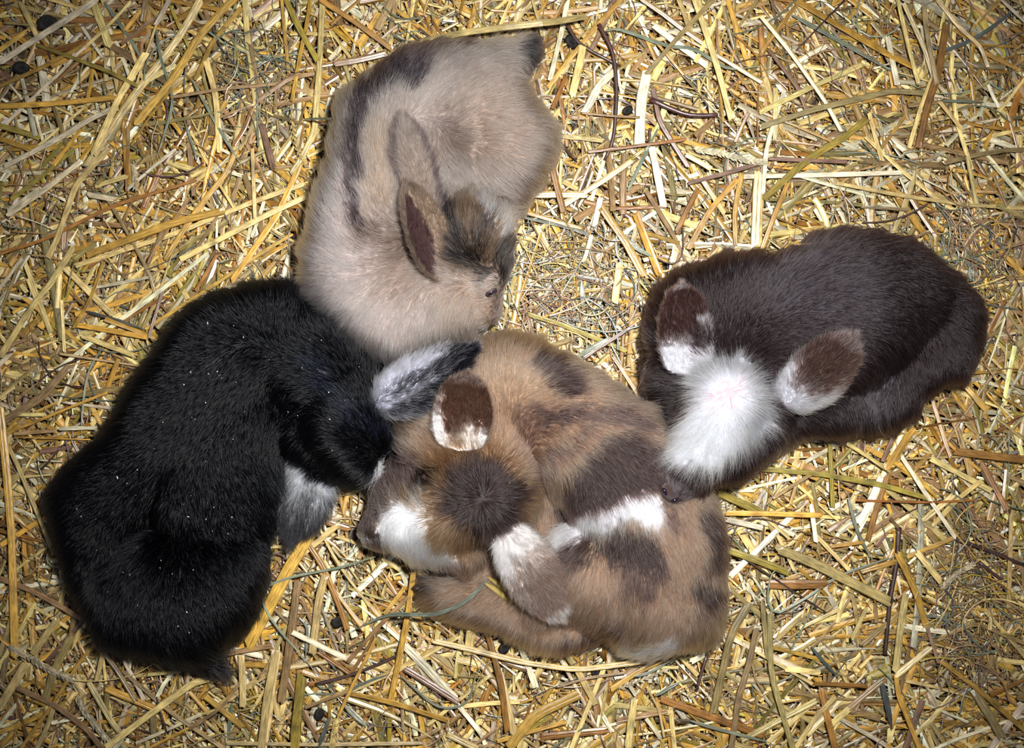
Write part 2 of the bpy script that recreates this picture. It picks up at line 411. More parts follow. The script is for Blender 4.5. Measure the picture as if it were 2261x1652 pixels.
TRACED = """
p14 0,137 203,7 215,-5|g9 0,190 84,153 110,140 181,102|p7 0,285 106,184 144,150 164,124 186,106|c7 186,106 252,44 287,5|g11 0,235 133,228 254,215|p11 10,368 144,298 195,265 252,238
l8 82,99 239,157 303,190|c16 192,365 294,212 360,130 400,75 440,5|c14 206,340 262,215 320,120|g16 303,270 376,183 442,77 500,13 525,-10|g5 290,320 332,256 380,195|g10 431,175 469,93 500,55 530,20
w6 372,158 394,120|v8 230,4 265,53 299,106 316,141|v6 343,51 354,124 376,195 378,243 345,350|c16 207,8 223,50 239,97|c5 350,40 322,120 300,190|l7 376,13 418,106|c13 456,137 474,200 480,250 485,330
v6 424,175 484,285 533,365|t7 380,214 500,195 620,184|v5 407,265 436,356|l12 0,278 84,303|g10 0,307 64,330|t8 283,285 282,370|t12 322,0 315,42|t9 340,40 270,95|p10 374,0 345,52|g9 177,288 120,362|g9 277,66 314,20
c12 540,0 547,90 556,150 566,245|t9 553,100 577,225|g7 622,0 628,66 638,165|t7 643,90 622,150 610,200 607,245|l12 632,0 662,65 699,130|g9 686,0 676,60 665,110 645,220|c13 712,10 705,150 698,240 694,292 668,345 645,380
g11 709,0 790,52 862,106|t14 743,140 850,118|t9 570,222 640,172 690,163|o9 557,240 540,285 517,320|c6 566,247 552,290 530,330|r13 579,278 590,320 602,365|t5 477,263 557,232|v3 521,66 519,137 530,172 548,184
w11 1253,0 1244,53 1215,175|g10 1372,0 1322,51 1262,125 1211,192|b9 1242,29 1277,93 1348,135 1368,146|b9 1322,53 1352,115 1361,188 1359,265 1352,314 1335,354|b12 1437,219 1479,239 1525,254 1585,254
v8 1339,68 1372,66 1472,100 1530,108 1589,142 1620,152 1680,146|d10 1574,0 1474,108 1430,161|w22 1428,165 1416,220 1412,314|t10 1419,0 1465,31 1507,64 1567,106|c9 1580,120 1680,181|w17 1352,160 1324,188 1293,245
c12 1534,0 1552,53 1585,150 1614,263|c16 1286,106 1264,208|o9 1250,168 1222,237|r11 1443,199 1456,265 1485,314 1518,365|c10 1238,300 1330,310|o5 1286,250 1366,257 1410,259|o7 1300,335 1368,327 1512,308
v4 1454,285 1428,330 1420,355|b7 1235,314 1273,354|c9 1682,38 1742,110 1824,226 1857,288|g8 1765,3 1713,72 1683,113|g16 1765,5 1865,64 1963,121 2014,146|v9 1749,33 1839,82 1911,123 1970,159|b4 1865,0 1816,51 1760,110
r9 1698,110 1760,190 1780,241|c11 1680,247 1808,185 1901,144|d12 1680,280 1796,242 1896,218 1968,200 2035,205|l15 1690,436 1783,352 1865,303 1911,265|w10 1640,390 1834,386 1988,381|c8 1850,405 1990,432 2130,452 2261,460
c9 1983,0 2006,103 2027,180|c10 1996,8 2040,103 2060,167|d10 2040,15 2047,77 2068,180|o16 2089,57 2073,160 2050,226 2030,318|c9 2058,175 2035,231 2007,326|c9 2070,0 2117,59 2166,103 2181,144|n8 2055,103 2096,108 2168,75 2232,28 2261,10
d10 2086,360 2155,342 2225,331 2261,331|c9 2076,226 2124,285|v6 2076,223 2173,226|c10 1920,252 1947,352|g9 2173,116 2250,154|v4 1901,306 1945,360|g5 1680,247 1855,321|r8 1700,350 1868,357|w9 1731,203 1693,321 1685,424|p7 2212,0 2261,46
p11 18,475 93,423 176,358|p8 18,463 80,420|l9 28,438 93,389 161,330|c13 108,565 133,510 167,407 238,330|o7 0,560 102,528 248,454 433,398|c11 167,587 279,550 387,516 560,445 668,407|g16 195,562 384,491 489,466|c12 402,571 588,475 681,432
g12 365,571 430,470 501,380 520,335|g13 668,352 610,480 597,497 551,565 514,618|g8 322,726 464,636 566,565 640,520|w10 130,813 263,708 341,652 455,562|c13 0,788 68,680 118,618 161,547|t7 214,401 272,497 328,600 344,655|o7 415,441 350,535 328,580
c13 145,593 192,640 248,695|p7 183,640 303,618 328,612|n6 183,686 263,708 325,730|g11 167,717 325,745|c11 183,742 297,785|c7 136,664 142,776|w5 480,454 478,550|n4 458,395 477,438 511,503|o6 282,330 279,420|p7 279,420 387,330|c8 557,330 563,482
c12 214,410 279,389|l4 164,575 145,655|l6 430,602 390,655|c10 56,584 111,732|p12 195,430 250,440|w3 34,475 118,506|t3 25,512 130,517|r7 359,643 328,745|o7 477,565 433,640|g9 229,578 201,658 164,723|t17 8,930 91,878 149,813|g6 14,958 127,911 236,867
t8 33,958 123,951|w8 134,947 211,945|g4 36,965 200,971|v4 229,765 196,820 182,903 180,969|g16 0,900 15,1045 25,1172 29,1300 33,1450|c9 18,983 54,1063 116,1216|c12 0,1096 54,1034|p9 0,1132 44,1107|b5 94,1034 138,983|w4 84,1016 138,1020
c13 0,998 22,965|t12 0,1277 82,1309 175,1364|d18 101,1539 123,1474 156,1408|c15 74,1441 126,1370|t12 41,1520 123,1558 192,1610 224,1652|c18 0,1560 55,1470|g7 47,1652 118,1553 175,1463 208,1424|t10 219,1427 260,1482 298,1545
c14 233,1652 301,1600 424,1509 460,1500|c12 197,1509 246,1594 260,1610|g15 241,1523 339,1564|t9 274,1485 383,1578 492,1652|c3 145,1501 219,1504 295,1490 342,1463|b5 345,1539 369,1621|t7 419,1610 492,1561 544,1487|p7 300,1642 443,1578
v9 512,1553 503,1640|c17 577,1652 588,1556 607,1446|c15 536,1556 533,1454|t11 506,1443 596,1427|c10 213,1504 227,1446|g26 549,1425 600,1328 648,1238 697,1160|c12 651,1238 745,1160|c16 690,1440 703,1328 717,1275|c6 703,1160 727,1211 760,1265 817,1340
o12 678,1199 712,1250 742,1319 766,1388|g12 913,1265 898,1370 877,1476 862,1548|t9 901,1319 829,1391 769,1461|g9 895,1295 850,1355|g7 829,1413 793,1485 769,1533 748,1581|b8 697,1512 790,1485 880,1446 916,1416|n5 760,1535 800,1510 862,1488
t7 675,1563 765,1527|c20 609,1440 591,1581 579,1652|t17 657,1289 639,1431 621,1545|l20 666,1494 655,1590 651,1652|g12 781,1533 865,1551 985,1590|w18 898,1431 949,1482 1003,1542|r14 898,1479 1012,1551
v5 883,1491 961,1557 1015,1560 1039,1536 1051,1491 1069,1467|w10 1006,1551 1060,1617|o13 1078,1401 1106,1506 1120,1611|c20 1040,1398 1034,1440|v6 660,1365 678,1386 675,1455|n8 688,1398 709,1437 742,1479|o10 703,1440 769,1485|n9 703,1652 730,1581
v12 760,1557 811,1605|t4 570,1500 609,1437|c13 991,1623 1051,1652|c8 504,1641 700,1645 930,1641|g12 1352,1521 1408,1484 1472,1454|v6 1400,1494 1432,1486 1480,1460|t6 1238,1515 1299,1497 1379,1486|c14 1278,1486 1312,1550|g22 1124,1651 1180,1579 1270,1537
g9 1100,1637 1180,1614 1249,1595|o15 1198,1627 1339,1613|c10 1334,1475 1300,1560 1262,1651|c15 1400,1550 1387,1648|d16 1652,1335 1615,1399 1594,1489 1575,1576|t13 1670,1391 1655,1462 1631,1542 1615,1651|b8 1562,1444 1548,1489 1538,1526
c5 1429,1518 1456,1568 1466,1627|v7 1525,1592 1578,1608 1700,1640|o16 1464,1545 1560,1580 1680,1622|w9 1333,1583 1350,1614|w7 1323,1582 1315,1630|w9 1429,1590 1458,1630|w8 1381,1502 1403,1534|v8 1448,1537 1503,1505|w14 1153,1436 1182,1515
c11 1206,1449 1172,1518|t13 1365,1592 1472,1571|c15 1105,1489 1135,1621|w13 1525,1462 1551,1449|l11 1662,1034 1808,1046 1948,1071 2044,1099|l10 1833,984 1839,1117|g15 2016,950 1960,1031|c8 1873,981 1963,1040|r10 1979,950 1951,1015
w9 1991,1009 2050,1099 2109,1186|g8 1774,1021 1746,1111|t8 1824,1028 1709,1099|w17 1945,1058 1917,1124 1895,1155|o13 1960,1052 1932,1136 1917,1192|c11 2168,1062 2118,1099 2062,1158|w13 1746,1142 1684,1204 1616,1269|g11 1606,1133 1808,1138
d21 1721,1214 1790,1240 1957,1325|c9 1805,1186 1873,1257|l15 1606,1214 1737,1263|b5 1628,1223 1734,1294 1824,1353|o20 1696,1290 1817,1290|v5 1966,1232 1855,1272 1777,1322 1715,1353 1696,1322 1706,1266 1746,1235|v7 1873,1099 1895,1176 1929,1241
b12 1985,1164 1979,1248 1966,1322 1954,1446|g14 1982,1223 2025,1313 2044,1381|r8 2047,1384 2072,1462|g12 1901,1263 1976,1241|g8 1836,1207 1904,1198|g9 2006,1229 2103,1189|c4 2109,1186 2100,1254 2087,1303 2068,1319|c15 2000,1310 1988,1390 1978,1480
g10 1978,1490 1985,1540 2005,1590 2030,1651|c8 1768,1387 1851,1347|b9 2112,1192 2180,1215 2261,1248|b8 2162,1241 2211,1279 2261,1294|o16 2109,997 2261,1015|c10 2233,1136 2227,1338|c13 2025,1220 2075,1282|d11 1684,1331 1696,1452|v4 1808,1307 1777,1378 1734,1458
c9 1913,1344 1882,1409|d12 1904,1424 1985,1356|o5 1892,1105 2050,1110 2149,1105|c13 2041,1148 2103,1096|l16 1591,1090 1678,1130|w12 1606,1148 1680,1165|b4 1610,1241 1625,1167 1675,1145 1746,1167|d12 1700,1352 1702,1488 1750,1651|n12 1945,1497 1970,1612
c11 1843,1541 1805,1579 1758,1650|t13 1876,1563 1948,1502|c14 1838,1598 1876,1565|c14 2052,1433 1981,1491|o9 1797,1510 1915,1516|c13 1640,1634 1799,1549|g10 2079,1461 2162,1524 2261,1612|p14 2261,1557 2189,1651|d8 2079,1406 2156,1376 2217,1403 2261,1420
o13 1813,1524 1843,1650|c6 1673,1442 1797,1513|n7 1791,1428 1851,1497|c9 2189,1348 2186,1390|d18 2154,1530 2211,1625|o14 1219,367 1244,466|c15 1176,430 1290,430|g16 1330,460 1383,537 1420,605|g16 1405,475 1454,602|w15 1440,330 1464,450
w12 1325,440 1312,503|w9 1306,521 1290,575|v7 1148,478 1275,509 1355,552|v8 1269,549 1361,562|v10 1377,521 1399,543 1442,568|b4 1507,490 1507,558 1485,583 1445,568|l10 1170,695 1250,720 1383,775|r9 1398,720 1293,788|v12 1275,788 1349,744
c11 1516,342 1566,370|r9 1690,357 1584,388 1522,404|c24 1677,388 1670,540|g11 1740,404 1714,466 1683,549|g11 1637,388 1622,466 1625,540|g12 1625,400 1570,460 1522,545|o11 1540,420 1495,510|v7 1386,422 1430,330 1454,280|c12 1244,453 1330,400 1392,357
l9 1389,354 1417,333|o8 1361,460 1467,456|v9 1284,620 1287,690|v5 1194,670 1222,624 1269,608 1408,636|c15 1368,580 1358,661|v4 1365,490 1361,555 1385,590 1425,600|c14 1185,500 1207,546|g8 1151,466 1281,503
"""
def build_traced():
    n = 0
    for tok in TRACED.replace('\n', '|').split('|'):
        tok = tok.strip()
        if not tok: continue
        f = tok.split()
        code = f[0][0]; w = float(f[0][1:])
        pts = [tuple(float(v) for v in q.split(',')) for q in f[1:]]
        if place_stalk(code, w, pts) is not None: n += 1
    # the ones that lie on or against the animals
    place_stalk('c', 13, [(930,92),(1023,72),(1130,58),(1240,46),(1292,36)], zs=[.012,.035,.045,.05,.03])
    place_stalk('v', 5, [(672,263),(700,262),(735,262),(768,258)], zs=[.012,.035,.07,.085])
    place_stalk('v', 8, [(1077,1278),(1036,1322),(991,1347),(943,1358),(856,1359),(775,1395)], zs=[.055,.052,.046,.035,.012,.008])
    place_stalk('v', 5, [(829,1229),(751,1253),(660,1271),(591,1295),(579,1328),(615,1389),(672,1455),(712,1503)], zs=[.018,.016,.012,.012,.014,.012,.01,.01])
    place_stalk('c', 12, [(961,1416),(1051,1437),(1160,1464),(1275,1480),(1420,1461)], zs=[.012]*5)
    place_stalk('c', 5, [(1745,537),(1780,541),(1812,536)], zs=[.06,.078,.085])
    return n
n_traced = build_traced()

def flow_angle(x, y):
    """main lie of the bedding, radians in the image (y down)"""
    if x < 700 and y < 900: return math.radians(-52)
    if x < 400: return math.radians(-62)
    if y > 1250 and x < 1500: return math.radians(-78)
    if x > 1550 and y > 950: return math.radians(20)
    return math.radians(60)

def scatter_named(target):
    """further stalks on top, until the count of individual straws is reached"""
    have = sum(1 for o in C.objects if o.name.startswith('straw_stalk'))
    tries = 0
    while have < target and tries < 4000:
        tries += 1
        x, y = random.uniform(0, IW), random.uniform(0, IH)
        if bool(in_any([x], [y], -26)[0]): continue
        L = random.uniform(50, 170)
        a = flow_angle(x, y) + random.gauss(0, .75)
        dx, dy = math.cos(a) * L / 2, math.sin(a) * L / 2
        ends = np.array([[x - dx, y - dy], [x + dx, y + dy]])
        if in_any(ends[:, 0], ends[:, 1], 4).any(): continue
        code = random.choices('cgwtopd', [26, 28, 12, 14, 8, 6, 6])[0]
        w = random.uniform(6, 13)
        if place_stalk(code, w, ends, z=random.uniform(.002, .006)) is not None: have += 1
scatter_named(300)

# ------------------------------------------------------------------ the mass of bedding under and between: nobody could count it
def mass(name, n, zlo, zhi, Lr, Wr, codes, wts, curl, nseg, label, keep_out=0, spread=.9, spots=None):
    x = RNG.uniform(-270, IW + 270, n * 2); y = RNG.uniform(-260, IH + 260, n * 2)
    if spots:                        # only in these places
        w = np.zeros(len(x), bool)
        for cx, cy, rx, ry in spots: w |= ((x - cx) / rx) ** 2 + ((y - cy) / ry) ** 2 < RNG.uniform(.2, 1.2, len(x))
        x = x[w]; y = y[w]
    else:                            # trodden hollows where little straw is left
        w = np.zeros(len(x), bool)
        for cx, cy, rx, ry, k in ((70, 150, 150, 120, .55), (540, 150, 90, 130, .5), (35, 640, 70, 120, .35), (2235, 60, 60, 60, .3)):
            w |= (((x - cx) / rx) ** 2 + ((y - cy) / ry) ** 2 < 1) & (RNG.random(len(x)) < k)
        x = x[~w]; y = y[~w]
    if keep_out is not None:
        ok = ~in_any(x, y, keep_out)
        x = x[ok][:n]; y = y[ok][:n]
    if spots: x, y = x[:950], y[:950]
    n = len(x)
    base = np.array([flow_angle(a, b) for a, b in zip(x, y)])
    patch = np.sin(x / 190 + 1.3) * 1.1 + np.cos(y / 160 + .4) * .9
    ang = base + patch * .45 + RNG.normal(0, spread, n)
    L = RNG.uniform(*Lr, n) ** 1.0 * S; L *= RNG.choice([.55, 1, 1.5], n, p=[.4, .45, .15])
    W = np.exp(RNG.uniform(math.log(Wr[0]), math.log(Wr[1]), n)) * S
    z = RNG.uniform(zlo, zhi, n)
    c0 = PA(x, y, z)
    s = np.linspace(-.5, .5, nseg + 1)
    k = RNG.normal(0, curl, n)
    th = ang[:, None] + k[:, None] * s[None] * 2
    d = np.stack([np.cos(th), -np.sin(th)], -1)
    seg = d * (L / nseg)[:, None, None]
    pos = np.cumsum(seg, 1); pos -= pos.mean(1, keepdims=True)
    tilt = RNG.normal(0, .07, n)
    Z = z[:, None] + s[None] * (L * tilt)[:, None] + (np.abs(s[None]) ** 2) * (RNG.normal(0, .05, n) * L)[:, None]
    P3 = np.concatenate([c0[:, None, :2] + pos, Z[..., None]], -1)       # n, m, 3
    T = np.concatenate([d, np.zeros((*d.shape[:2], 1))], -1)
    B = np.stack([-T[..., 1], T[..., 0], np.zeros(T.shape[:2])], -1)
    roll = RNG.normal(0, .45, n)
    flat = RNG.uniform(.22, .55, n)
    prof = [(-1, 0), (-.45, .9), (.45, .9), (1, 0), (0, -.8)]
    taper = np.where(RNG.random(n)[:, None] < .3, np.clip(1.15 - (s[None] + .5) * .9, .2, 1), 1.0)
    rings = []
    for a, b in prof:
        b_ = b * flat
        a2 = a * np.cos(roll) - b_ * np.sin(roll); b2 = a * np.sin(roll) + b_ * np.cos(roll)
        r = P3 + B * ((a2 * W / 2)[:, None] * taper)[..., None]
        r[..., 2] += (b2 * W / 2)[:, None] * taper
        rings.append(r)
    K = len(prof)
    V = np.stack(rings, 2)                                             # n,m,K,3
    m = nseg + 1
    idx = np.arange(n * m * K).reshape(n, m, K)
    q = np.roll(idx, -1, 2)
    F = np.stack([idx[:, :-1], idx[:, 1:], q[:, 1:], q[:, :-1]], -1).reshape(-1, 4)
    e0 = np.stack([idx[:, 0, 0], idx[:, 0, 1], idx[:, 0, 2], idx[:, 0, 3]], -1)
    e1 = np.stack([idx[:, -1, 3], idx[:, -1, 2], idx[:, -1, 1], idx[:, -1, 0]], -1)
    F = np.vstack([F, e0, e1])
    codes_i = RNG.choice(len(codes), n, p=np.array(wts) / sum(wts))
    pal = np.array([TONES[c] for c in codes])[codes_i]
    pal = pal * (1 + RNG.normal(0, .13, n))[:, None] + RNG.normal(0, .008, (n, 3))
    col = lin(np.clip(pal, .02, 1))
    cols = np.repeat(col, m * K, 0)
    uo = RNG.uniform(0, 5, (n, 1, 1, 2))
    uvw = np.zeros((n, m, K, 2))
    uvw[..., 0] = np.array([p[0] for p in prof])[None, None] * (W / 2)[:, None, None]
    uvw[..., 1] = s[None, :, None] * L[:, None, None]
    uvw += uo
    o = np_mesh(name, V.reshape(-1, 3), F, cols, uvw.reshape(-1, 2), smooth=False, mat=M_STRAW)
    tag(o, label, 'bedding', kind='stuff')
    return o

mass('straw_bedding', 19000, -.034, .0010, (70, 260), (5.5, 17), 'cgwtodplr', [26, 22, 8, 17, 6, 10, 6, 3, 2], .10, 3,
     'deep mass of golden straw the four goat kids lie on', keep_out=60)
mass('straw_chaff', 16500, -.026, .0015, (12, 50), (3, 11), 'cgwtodpr', [28, 20, 14, 14, 8, 8, 6, 3], .12, 1,
     'short broken chaff and straw chips strewn between the long stalks', keep_out=40, spread=1.6)
mass('hay_wisps', 5200, -.014, .005, (50, 170), (1.6, 4.4), 'tvbrndo', [30, 22, 11, 12, 4, 16, 8], .75, 6,
     'fine curling hay stems and wisps tangled through the straw', keep_out=30, spread=1.4)
mass('hay_tangle', 30000, -.006, .009, (60, 190), (1.8, 4.6), 'tvrlgcn', [26, 22, 16, 8, 10, 8, 8], .9, 7,
     'springy tangle of thin hay between the three goats and along the right side', keep_out=20, spread=1.6,
     spots=[(1265, 620, 140, 130), (2150, 1330, 110, 200), (560, 160, 80, 120), (2150, 560, 90, 120)])

def lump(name, x, y, r, lab):
    u = np.linspace(0, math.pi, 11); v = np.linspace(0, 2 * math.pi, 17)[:-1]
    U, V_ = np.meshgrid(u, v, indexing='ij')
    k = 1 + .06 * np.sin(U * 5 + x) * np.cos(V_ * 3 + y)
    X = np.stack([np.sin(U) * np.cos(V_) * 1.15, np.sin(U) * np.sin(V_) * .9, np.cos(U) * .85], -1) * (r * S) * k[..., None]
    i = np.arange(11 * 16).reshape(11, 16)
    F = np.stack([i[:-1], i[1:], np.roll(i, -1, 1)[1:], np.roll(i, -1, 1)[:-1]], -1).reshape(-1, 4)
    o = np_mesh(name, X.reshape(-1, 3), F, mat=M_DUNG)
    o.location = P(x, y, .0015); o.rotation_euler.z = x
    tag(o, lab, 'dropping', 'dark round droppings between the straws')
for x, y, r, lab in [(104, 52, 20, 'large dark round dropping under the broad straw, top left corner'),
    (47, 150, 16, 'dark round dropping near the left edge, below the broad straw'),
    (1113, 1432, 13, 'small dark dropping tucked against the spotted goat\'s folded leg'),
    (1315, 1486, 11, 'small dark dropping below the spotted goat\'s belly, under a long straw'),
    (745, 1374, 13, 'brownish dropping in the straw below the spotted goat\'s muzzle'),
    (1386, 244, 11, 'small dark dropping between the purplish stems, right of the cream goat'),
    (1262, 92, 15, 'dark dropping beside the cream goat\'s tail'),
    (705, 1577, 12, 'small dark dropping near the bottom edge, left of centre')]:
    lump('dropping', x, y, r, lab)

def seed_head(pts, w, lab, code='p', n=34):
    q = resample(pts, n)
    vs, fs, off = [], [], 0
    cols = []
    for k in range(n):
        a = q[min(k + 1, n - 1)] - q[max(k - 1, 0)]; a /= np.linalg.norm(a)
        nrm = np.array([-a[1], a[0]]); sd = (-1, 1, 0)[k % 3]
        d = a * .85 + nrm * sd * RNG.uniform(.35, .7); d /= np.linalg.norm(d)
        L = w * RNG.uniform(.8, 1.3); ww = w * RNG.uniform(.2, .32)
        c = q[k] + nrm * sd * w * .2
        side = np.array([-d[1], d[0]])
        z = .008 + (1 - abs(sd)) * .0015
        pt = [c - d * L * .5, c + side * ww, c + d * L * .1 + side * ww * .9, c + d * L * .75, c - side * ww, c]
        Z = [z, z, z + .0008, z + RNG.uniform(0, .003), z, z + ww * S * 1.3]
        vs += [tuple(P(p_[0], p_[1], zz)) for p_, zz in zip(pt, Z)]
        vs.append(tuple(P(c[0], c[1], z - ww * S)))
        for f_ in ((0, 1, 5), (1, 2, 5), (2, 3, 5), (3, 4, 5), (4, 0, 5), (1, 0, 6), (2, 1, 6), (3, 2, 6), (4, 3, 6), (0, 4, 6)):
            fs.append([off + m for m in f_])
        off += 7
        cols += [tone(code, var=.16)] * 7
    V = np.array(vs); o0 = V.mean(0)
    o = np_mesh('seed_head', V - o0, np.array(fs), np.array(cols), np.zeros((len(V), 2)) + RNG.uniform(0, 3, (len(V), 2)) * .01, smooth=False, mat=M_STRAW)
    o.location = o0
    tag(o, lab, 'seed head', 'empty grain heads in the bedding')
seed_head([(22,1430),(70,1455),(110,1480),(158,1500)], 15, 'pale empty grain head below and left of the black goat\'s rump', n=44)
seed_head([(170,1540),(190,1575),(235,1632)], 14, 'pale grain head near the bottom edge under the black goat', n=36)
seed_head([(295,362),(298,390),(300,418)], 12, 'small pale grain head left of the cream goat, pointing up', n=22)
seed_head([(643,250),(648,290),(655,325),(672,362)], 10, 'thin zigzag grain head beside the cream goat\'s shoulder', 'c', n=30)
seed_head([(1536,330),(1590,338),(1640,352),(1690,358)], 14, 'fluffy whitish grain head above the dark brown goat', 'w', n=50)
seed_head([(745,1588),(738,1620),(733,1655)], 14, 'pale grain head at the bottom edge under the spotted goat\'s muzzle', 'c', n=26)
seed_head([(1370,1520),(1420,1500),(1470,1480)], 10, 'feathery pale grain head below the spotted goat\'s rump', 'p', n=30)
seed_head([(2080,1300),(2110,1270),(2150,1245)], 12, 'curled pale grain head towards the right edge, lower half', 'p', n=30)

# ------------------------------------------------------------------ the goat kids
def seg_sd(Pw, a, b, ra, rb):
    ab = b - a; t = np.clip(((Pw - a) @ ab) / (ab @ ab + 1e-12), 0, 1)
    q = Pw - a - t[..., None] * ab
    return np.sqrt((q * q).sum(-1)) - (ra + (rb - ra) * t)

def smin(a, b, k):
    h = np.clip(.5 + .5 * (b - a) / k, 0, 1)
    return b + (a - b) * h - k * h * (1 - h)

def smax(a, b, k): return -smin(-a, -b, k)

def surface_nets(D, org, h):
    nx, ny, nz = D.shape
    ins = D < 0
    c = [ins[i:nx - 1 + i, j:ny - 1 + j, k:nz - 1 + k] for i in (0, 1) for j in (0, 1) for k in (0, 1)]
    cnt = sum(x.astype(np.int8) for x in c)
    act = (cnt > 0) & (cnt < 8)
    ids = -np.ones(act.shape, np.int64)
    A = np.argwhere(act); ids[act] = np.arange(len(A))
    sumP = np.zeros((len(A), 3)); w = np.zeros(len(A))
    off = [(i, j, k) for i in (0, 1) for j in (0, 1) for k in (0, 1)]
    for p in off:
        for q in off:
            if sum(q) - sum(p) == 1 and all(q[t] >= p[t] for t in range(3)):
                d0 = D[A[:, 0] + p[0], A[:, 1] + p[1], A[:, 2] + p[2]]
                d1 = D[A[:, 0] + q[0], A[:, 1] + q[1], A[:, 2] + q[2]]
                cr = (d0 < 0) != (d1 < 0)
                t = np.where(cr, d0 / (d0 - d1 + 1e-15), 0)
                pt = np.array(p) + t[:, None] * (np.array(q) - np.array(p))
                sumP[cr] += pt[cr]; w[cr] += 1
    V = org + h * (A + sumP / w[:, None])
    Fs = []
    for ax in range(3):
        u, v = (ax + 1) % 3, (ax + 2) % 3
        sl0 = [slice(None)] * 3; sl1 = [slice(None)] * 3
        sl0[ax] = slice(0, -1); sl1[ax] = slice(1, None)
        a0 = ins[tuple(sl0)]; a1 = ins[tuple(sl1)]
        E = np.argwhere(a0 != a1)
        lim = np.array(D.shape)
        ok = (E[:, u] > 0) & (E[:, v] > 0) & (E[:, u] < lim[u] - 1) & (E[:, v] < lim[v] - 1)
        E = E[ok]; fl = a0[tuple(E.T)]
        eu = np.zeros(3, int); eu[u] = 1; ev = np.zeros(3, int); ev[v] = 1
        q = [ids[tuple((E - a).T)] for a in (eu + ev, ev, 0 * eu, eu)]
        Q = np.stack(q, 1)
        Q[~fl] = Q[~fl][:, ::-1]
        Fs.append(Q)
    F = np.vstack(Fs); F = F[(F >= 0).all(1)]
    return V, F

def cap_world(c):
    px, py, z, r = c
    z *= S; r = r * S * (CAMH - z) / CAMH
    return np.array(P(px, py, z)), r

def goat_field(groups, out, shrink=7, pillow=(46, 60), kg=.004):
    """returns f(points) -> signed distance in metres"""
    gs = []
    for k, chains in groups:
        gs.append((k * S, [[cap_world(c) for c in ch] for ch in chains]))
    def f(Pw):
        D = None
        for k, chains in gs:
            g = None
            for ch in chains:
                for (a, ra), (b, rb) in zip(ch[:-1], ch[1:]):
                    d = seg_sd(Pw, a, b, ra, rb)
                    g = d if g is None else smin(g, d, k)
            D = g if D is None else smin(D, g, kg)
        px, py = to_px(Pw)
        sd = (OUTGRID[out](px, py) + shrink) * S
        # a low cushion keeps the belly filled out to the animal's edge
        R = pillow[1] * S; zc = pillow[0] * S
        e = np.clip(sd + R, 0, None)
        dz = np.abs(Pw[..., 2] - zc * .5) - zc * .2
        pil = np.sqrt(e ** 2 + np.clip(dz, 0, None) ** 2) - R
        pil = np.maximum(pil, (Pw[..., 2] - pillow[0] * 1.9 * S) * .7)
        D = smin(D, pil, .010)
        D = smax(D, sd, .016)
        D = smax(D, -(Pw[..., 2] + .012), .004)        # flattened where it rests on the bedding
        return D
    return f

class OutGrid:
    """signed pixel distance to an outline, sampled once on a grid"""
    def __init__(s, poly):
        s.x0, s.y0, s.st = -100, -100, 4.0
        xs = np.arange(s.x0, IW + 100, s.st); ys = np.arange(s.y0, IH + 100, s.st)
        X, Y = np.meshgrid(xs, ys, indexing='ij')
        s.G = poly_sd(X, Y, poly)
        # round the polygon's corners a little
        for _ in range(4):
            g = s.G; s.G = g.copy()
            s.G[1:-1, 1:-1] = (g[1:-1, 1:-1] * 4 + g[:-2, 1:-1] + g[2:, 1:-1] + g[1:-1, :-2] + g[1:-1, 2:]) / 8
    def __call__(s, x, y):
        fx = np.clip((x - s.x0) / s.st, 0, s.G.shape[0] - 1.001); fy = np.clip((y - s.y0) / s.st, 0, s.G.shape[1] - 1.001)
        i = fx.astype(int); j = fy.astype(int); u = fx - i; v = fy - j
        G = s.G
        return (G[i, j] * (1 - u) + G[i + 1, j] * u) * (1 - v) + (G[i, j + 1] * (1 - u) + G[i + 1, j + 1] * u) * v
OUTGRID = {k: OutGrid(v) for k, v in OUT.items()}

def mesh_from_field(f, out, h=.0024, zmax=.125):
    p = np.array(OUT[out], float)
    lo = PA(p[:, 0].min() - 12, p[:, 1].max() + 12, np.array(0.0)); hi = PA(p[:, 0].max() + 12, p[:, 1].min() - 12, np.array(0.0))
    lo = np.minimum(lo, lo * .86); hi = np.maximum(hi, hi * .86)
    xs = np.arange(lo[0] - .006, hi[0] + .006, h); ys = np.arange(lo[1] - .006, hi[1] + .006, h); zs = np.arange(-.018, zmax, h)
    D = np.empty((len(xs), len(ys), len(zs)))
    Y, Z = np.meshgrid(ys, zs, indexing='ij')
    for i in range(0, len(xs), 24):
        X = xs[i:i + 24]
        Pw = np.stack(np.broadcast_arrays(X[:, None, None], Y[None], Z[None]), -1)
        D[i:i + 24] = f(Pw)
    return surface_nets(D, np.array([xs[0], ys[0], zs[0]]), h)

def grad(f, Pw, e=.0012):
    g = np.stack([f(Pw + e * np.eye(3)[i]) - f(Pw - e * np.eye(3)[i]) for i in range(3)], -1)
    return g / (np.linalg.norm(g, axis=-1, keepdims=True) + 1e-12)

def vnoise(x, y, sc, seed=0):
    r = np.random.default_rng(seed); T = r.normal(0, 1, (128, 128))
    fx = x / sc; fy = y / sc
    i = np.floor(fx).astype(int); j = np.floor(fy).astype(int); u = fx - i; v = fy - j
    u = u * u * (3 - 2 * u); v = v * v * (3 - 2 * v)
    g = lambda a, b: T[a % 128, b % 128]
    return (g(i, j) * (1 - u) + g(i + 1, j) * u) * (1 - v) + (g(i, j + 1) * (1 - u) + g(i + 1, j + 1) * u) * v

